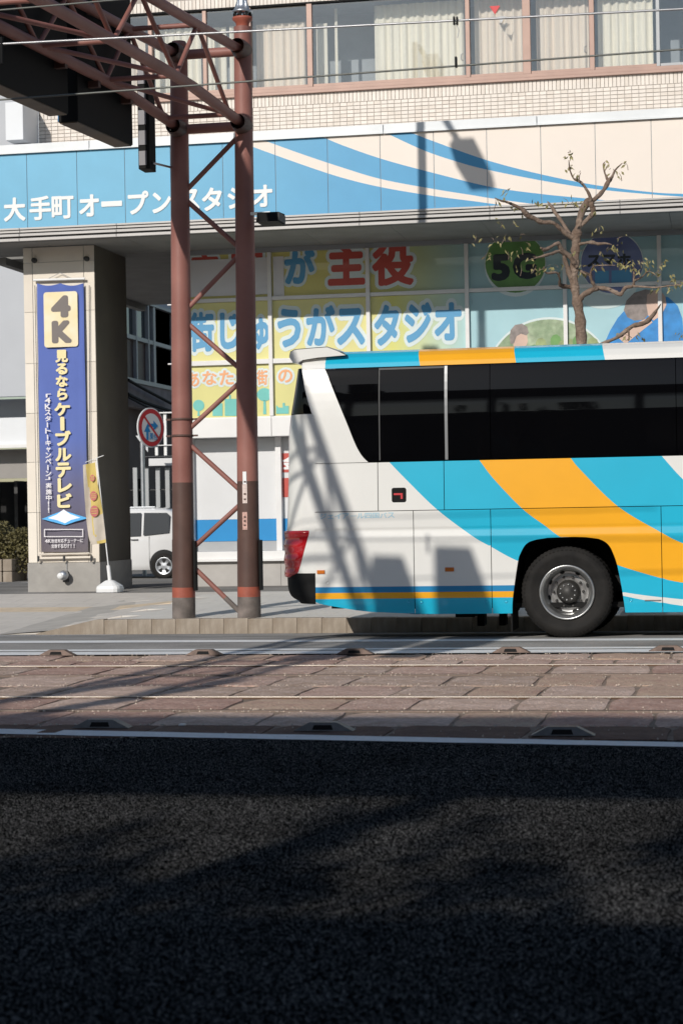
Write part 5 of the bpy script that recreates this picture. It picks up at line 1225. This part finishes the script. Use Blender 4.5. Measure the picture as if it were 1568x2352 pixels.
ew('transom', 51.83, 64, ztran-.055, ztran+.065, M_gframe, .05); ew('head_trim', 51.83, 64, zhead+.01, zhead+.09, M_gframe, .08)
mb = MB()
for (pts, r) in ((((294, 872), (330, 893), (392, 926)), .045), (((294, 905), (335, 925), (395, 945)), .05), (((294, 912), (340, 935), (395, 952)), .03)):
    s = spline(pts, 6); mb.tube([onX(a, b, XE+.3) for a, b in s], r, 8)
obj('pipe_run', mb, M_black, rear)
# balcony rail and posts in the yard
YY = 49.5
rl = thing('yard_railing', 'white tubular railing with a blank grey board behind the left gantry column', 'railing', (U(380, 1160, YY).x, YY, -.02))
def rb(nm, a, b, c_, d, m_=M_plastic, yo=0.0): p, q = U(a, d, YY+yo), U(c_, b, YY+yo); mb = MB(); mb.box(p.x, q.x, YY+yo-.03, YY+yo+.03, p.z, q.z); return obj(nm, mb, m_, rl)
rb('top_rail', 362, 944.5, 440, 949.5); rb('mid_rail', 350, 1020, 440, 1024); rb('low_rail', 330, 1046, 440, 1049, M_gframe)
for x_ in (357, 377.5, 398): rb('baluster', x_, 950, x_+4.5, 1046, yo=.07)
rb('board', 342.6, 1051, 440, 1070, M_shut, -.08); rb('bracket', 328, 1070.5, 440, 1073, M_gframe, .07)
for x_ in (309, 335, 361, 383): rb('post', x_, 1074, x_+6, 1260, M_gframe, .14)
rb('cross_bar', 300, 1122, 440, 1127, M_dgrey, .21)
# road sign standing behind the van
YS_ = 48.0; c = U(347, 982, YS_); RD = .50; yaw = math.radians(65)
rs = thing('no_turn_sign', 'round red ringed road sign with blue arrows on a white post behind the van', 'road sign', (U(326, 1200, YS_).x, YS_, -.02))
def SP(a, b, o): return (c.x+a*RD*math.cos(yaw)+o*math.sin(yaw), c.y+a*RD*math.sin(yaw)-o*math.cos(yaw), c.z+b*RD)
def sface(nm, pts, o, m_): mb = MB(); mb.face([SP(a, b, o) for a, b in pts]); return obj(nm, mb, m_, rs)
ring = lambda r, n=40: [(r*math.cos(2*math.pi*k/n), r*math.sin(2*math.pi*k/n)) for k in range(n)]
mb = MB(); R0 = ring(1.0); mb.face([SP(a, b, .0) for a, b in R0]); mb.face([SP(a, b, -.03) for a, b in reversed(R0)])
for k in range(40): q = (k+1) % 40; mb.face([SP(*R0[k], 0), SP(*R0[k], -.03), SP(*R0[q], -.03), SP(*R0[q], 0)])
obj('disc', mb, M_signw, rs); sface('red_ring', ring(.94), .006, M_signred); sface('white_face', ring(.71), .010, M_signw)
sface('arrow', [(-.30, .20), (.15, .20), (.15, .36), (.50, .10), (.15, -.14), (.15, .04), (-.30, .04)], .014, M_signblue)
sface('arrow', [(-.40, -.62), (-.40, -.22), (-.56, -.22), (-.32, .16), (-.08, -.22), (-.24, -.22), (-.24, -.62)], .014, M_signblue)
sface('bar', [(-.60, .52), (-.52, .60), (.60, -.52), (.52, -.60)], .018, M_signred)
mb = MB()
for k, (ch, x0) in enumerate((('原', -.16), ('付', .14))):
    v, f = glyph(ch, .02); ax, bx = min(p[0] for p in v), max(p[0] for p in v); az, bz = min(p[1] for p in v), max(p[1] for p in v); i = len(mb.v)
    for a, b in v: mb.v.append(SP(x0+(a-ax)/(bx-ax)*.27, -.62+(b-az)/(bz-az)*.34, .014))
    for q in f: mb.f.append(tuple(i+t for t in q)); mb.mi.append(0); mb.sm.append(False)
obj('lettering', mb, M_signblue, rs)
p = U(325, 1012, YS_); mb = MB(); mb.tube([(p.x, YS_+.06, -.03), (p.x, YS_+.06, p.z)], .055, 12); mb.tube([(p.x, YS_+.06, c.z-.15), (c.x, YS_+.03, c.z-.15)], .03, 8); obj('post', mb, M_galv, rs)
p, q = U(312, 1030, YS_+.12), U(330, 1000, YS_+.12); mb = MB(); mb.prism([(p.x, q.z), (q.x+.1, q.z), (q.x+.1, p.z-.1)], YS_+.12, YS_+.15); obj('back_plate', mb, M_galv, rs)

# ------------------------------------------------------------------ parked van
YV = 45.6
wv = U(377.5, 1299, YV); xf = U(58, 1300, YV).x; xb_ = U(436, 1250, YV).x; zg = -.015
van = thing('parked_van', 'white parked minivan half hidden by the pillar and the left gantry column', 'van', ((xf+xb_)/2, YV+.85, zg))
Lz = [0.22, .28, .35, .5, .7, .9, .95, 1.05, 1.2, 1.3, 1.4, 1.5, 1.58, 1.63, 1.67, 1.70, 1.715]
def vl(z): return xf+float(np.interp(z, [.2, .3, .5, .8, .9, 1.0, 1.08, 1.5, 1.63, 1.69, 1.715], [.14, .03, 0, .06, .14, .38, .62, 1.25, 1.5, 1.8, 2.1]))
def vr(z): return xb_-float(np.interp(z, [.2, .28, .5, .8, .95, 1.2, 1.4, 1.58, 1.65, 1.7, 1.715], [.16, .06, .0, .0, .03, .12, .24, .42, .56, .86, 1.2]))
def vw(z): return float(np.interp(z, [.2, .28, .5, .7, .95, 1.4, 1.58, 1.63, 1.67, 1.70, 1.715], [.78, .82, .85, .858, .85, .765, .725, .70, .64, .52, .36]))
mb = MB(); rws = []; yc = YV+.85
for z in Lz:
    l, r, h = vl(z), vr(z), vw(z); e = .12
    rws.append([(l+e, yc-h, zg+z), (l+e+.4, yc-h-.01, zg+z), ((l+r)/2, yc-h-.012, zg+z), (r-e, yc-h, zg+z), (r, yc-h+e*1.6, zg+z), (r, yc+h-e*1.6, zg+z), (r-e, yc+h, zg+z), (l+e, yc+h, zg+z), (l, yc+h-e*1.6, zg+z), (l, yc-h+e*1.6, zg+z)])
mb.grid(rws, 0, True, closed=True); mb.face(rws[-1]); mb.face(list(reversed(rws[0]))); obj('body', mb, M_cwhite, van)
def vwin(nm, pts, m_=M_carg):
    mb = MB(); mb.face([(x, yc-vw(z)-.05, zg+z) for x, z in pts]); obj(nm, mb, m_, van)
r1, r2 = vr(1.1), vr(1.55)
vwin('side_window', [(r1-1.05, 1.04), (r1-.42, 1.10), (r2-.10, 1.50), (r2-.18, 1.57), (r1-1.05, 1.58)]); vwin('side_window', [(r1-2.1, 1.0), (r1-1.12, 1.035), (r1-1.12, 1.58), (r1-2.1, 1.58)]); vwin('side_window', [(vl(1.05)+.5, 1.0), (r1-2.17, 1.0), (r1-2.17, 1.58), (vl(1.5)+.25, 1.56)])
mb = MB(); mb.box(vl(1.7)+.3, vr(1.7)-.05, yc-.60, yc-.56, zg+1.69, zg+1.73, bev=.01); obj('roof_rail', mb, M_galv, van)
mb = MB(); x_ = wv.x-.72; mb.box(x_-.09, x_+.09, yc-.90, yc-.86, zg+.93, zg+.96, bev=.008); obj('door_handle', mb, M_silver, van)
mb = MB(); mb.box(wv.x-.36-.004, wv.x-.356, yc-.866, yc-.858, zg+.35, zg+1.02); mb.box(wv.x-1.5, wv.x-1.492, yc-.866, yc-.858, zg+.3, zg+1.02); obj('door_gap', mb, M_dgrey, van)
for x_ in (wv.x, wv.x-2.55):
    mb = MB(); mb.lathe([(.36, .02), (.36, -.008), (0, -.008)], (x_, yc-.86, zg+.34), 'y', 28); obj('arch', mb, M_dark, van)
    mb = MB(); mb.lathe([(.19, -.02), (.21, -.035), (.28, -.04), (.30, -.02), (.31, .03), (.31, .18), (.2, .2)], (x_, yc-.86, zg+.31), 'y', 28); wo = obj('wheel', mb, M_rubber, van)
    mb = MB(); mb.lathe([(.205, -.036), (.19, -.040), (.18, -.028), (.08, -.034), (0, -.04)], (x_, yc-.86, zg+.31), 'y', 24); obj('rim', mb, M_galv, wo)
    mb = MB()
    for k in range(5):
        a = 2*math.pi*k/5+.3; q = [(.165, a-.34), (.17, a), (.165, a+.34), (.075, a+.22), (.075, a-.22)]
        mb.face([(x_+r*math.cos(t), yc-.86-.0405, zg+.31+r*math.sin(t)) for r, t in q])
    obj('rim_openings', mb, M_dark, wo, kind='stuff')
for y_ in (yc-.55, yc+.55): mb = MB(); mb.box(xf-.01, xf+.1, y_-.15, y_+.15, zg+.62, zg+.78, bev=.02); obj('headlight', mb, M_galv, van)

# ------------------------------------------------------------------ clipped hedge in a low planter, left edge
YH = 44.5
p, q = U(-60, 1315, YH), U(31, 1284, YH)
pl = thing('stone_planter', 'low rough stone planter at the left edge below the hedge', 'planter', ((p.x+q.x)/2, YH, .0)); zq = q.z
for j in range(2):
    for k in range(4):
        x0 = p.x+(q.x-p.x)*k/4; mb = MB(); mb.box(x0+.01, x0+(q.x-p.x)/4-.01, YH-.1+random.uniform(-.01, .01), YH+.8, -.05+(zq+.05)*j/2+.004, -.05+(zq+.05)*(j+1)/2-.004, bev=.02); obj('stone', mb, M_kerb, pl)
hg = thing('hedge', 'clipped olive green hedge at the left edge beside the pillar', 'hedge', (U(20, 1280, YH+.6).x, YH+.6, .1))
mb = MB(); a_, b_ = U(-60, 1250, YH+.5), U(76, 1196, YH+.5)
for _ in range(5200):
    u, v = random.random(), random.random(); x = a_.x+(b_.x-a_.x)*u; top = U(20, 1210, YH+.5).z+.12*math.sin(x*5)+.08*math.sin(x*11+1)
    pz = .15+(top-.15)*(v**.6); py = YH+.1+random.random()*1.0+.12*math.sin(x*7+pz*6)
    leaf(mb, Vector((x, py, pz)), random.uniform(.05, .11), .028, .5)
obj('leaves', mb, M_hedge, hg, kind='stuff')
mb = MB()
for k in range(9): x = a_.x+(b_.x-a_.x)*(k+.5)/9; mb.tube([(x, YH+.6, 0), (x+.05, YH+.6, .5), (x-.1, YH+.55, .95)], [.03, .025, .012], 6)
obj('stems', mb, M_bark, hg)

# ------------------------------------------------------------------ near side of the street, behind the camera: what shades the road
SLOPE = math.tan(EL)/math.cos(AZ)
YN0 = -5.0
zlow, zgap, zroof = (7.25+5.0)*SLOPE, (10.45+5.0)*SLOPE, (14.4+5.0)*SLOPE
nb = thing('shade_building', 'unseen grey two storey building on the near side of the street, added to shade the road', 'building', (0, YN0-5, .1))
mb = MB(); mb.box(-45, 45, YN0-12, YN0, 0.0, zlow); obj('wall', mb, M_nearb, nb)
for r in range(2):
    for k in range(22):
        x = -42+4*k; mb = MB(); mb.box(x, x+2.2, YN0+.005, YN0+.06, 1.0+3.0*r, 2.7+3.0*r); obj('window', mb, M_carg, nb)
bb = thing('shade_billboard', 'unseen rooftop billboard on posts, added to shape the shade on the road', 'billboard', (0, YN0, zlow))  # added unseen board; the gap below it lets a band of sun through
mb = MB(); mb.box(-45, 45, YN0-.2, YN0, zgap, zroof); obj('shade_panel', mb, M_nearb, bb)
for k in range(24): mb = MB(); x = -44+3.8*k; mb.box(x-.12, x+.12, YN0-.15, YN0-.05, zlow, zgap-.001); obj('post', mb, M_dgrey, bb)  # posts of the added shade billboard
# unseen trees added here; leaf clumps shaped to dapple the sun through the gap
def dapple_tree(x, y, n, blobs, lab):
    t = thing('dapple_tree', lab, 'tree', (x, y, .12), 'unseen trees added to dapple the near road'); mb = MB(); mb.tube([(x, y, .1), (x+.05, y, 2.8), (x, y+.1, 5.6)], [.13, .09, .03], 10)
    for k in range(6): a = k*1.05; mb.tube([(x, y, 3.6+.2*k), (x+.9*math.cos(a), y+.5*math.sin(a), 5.3+.1*k)], [.03, .012], 6)
    obj('trunk', mb, M_bark, t); mb = MB()  # trunk of the added dapple tree
    for (bx, bz, rx, rz, d) in blobs:
        for _ in range(int(1900*rx*rz*d)+12):
            a, r = random.uniform(0, 6.283), random.random()**.5; leaf(mb, Vector((x+bx+rx*r*math.cos(a), y+random.uniform(-.5, .5), bz+rz*r*math.sin(a))), random.uniform(.10, .17), .05, .6)
    obj('dapple_crown', mb, M_leafd, t, kind='stuff')
# which ground point a crown at (x, y, z) shades: (x+(z/SLOPE)*tan(AZ), y+z/SLOPE)
def shade_src(px, py, y):
    g_ = G(px, py, 0); z = (g_.y-y)*SLOPE; return g_.x-(g_.y-y)*math.tan(AZ), z
rnd = random.Random(3)
def crown_for(px_list, y, lab):
    pts = [shade_src(a, b, y)+(ra, rz_, d) for a, b, ra, rz_, d in px_list]
    x0 = sum(p[0] for p in pts)/len(pts)
    dapple_tree(x0, y, 150, [(p[0]-x0, p[1], p[2], p[3], p[4]) for p in pts], lab)
crown_for([(190, 2010, .17, .30, 1), (110, 2060, .22, .2, 1), (215, 1930, .08, .25, 1), (-90, 2030, .3, .25, 1), (300, 2085, .2, .12, 1)], -4.0, 'unseen evergreen tree added to dapple the road light, left of the camera')
crown_for([(640, 2030, .22, .27, 1), (550, 2075, .30, .14, 1), (715, 1960, .10, .28, 1), (780, 1880, .07, .2, .8), (800, 2080, .2, .1, .8)], -4.0, 'unseen evergreen tree added to dapple the road light, behind the camera')
crown_for([(1130, 2015, .20, .33, 1), (1215, 2075, .26, .17, 1), (1045, 1925, .08, .28, 1), (1000, 1850, .06, .2, .7), (1620, 1930, .18, .4, 1), (1800, 1960, .3, .4, 1)], -4.0, 'unseen evergreen tree added to dapple the road light, right of the camera')
bpy.data.objects.remove(FONTO)
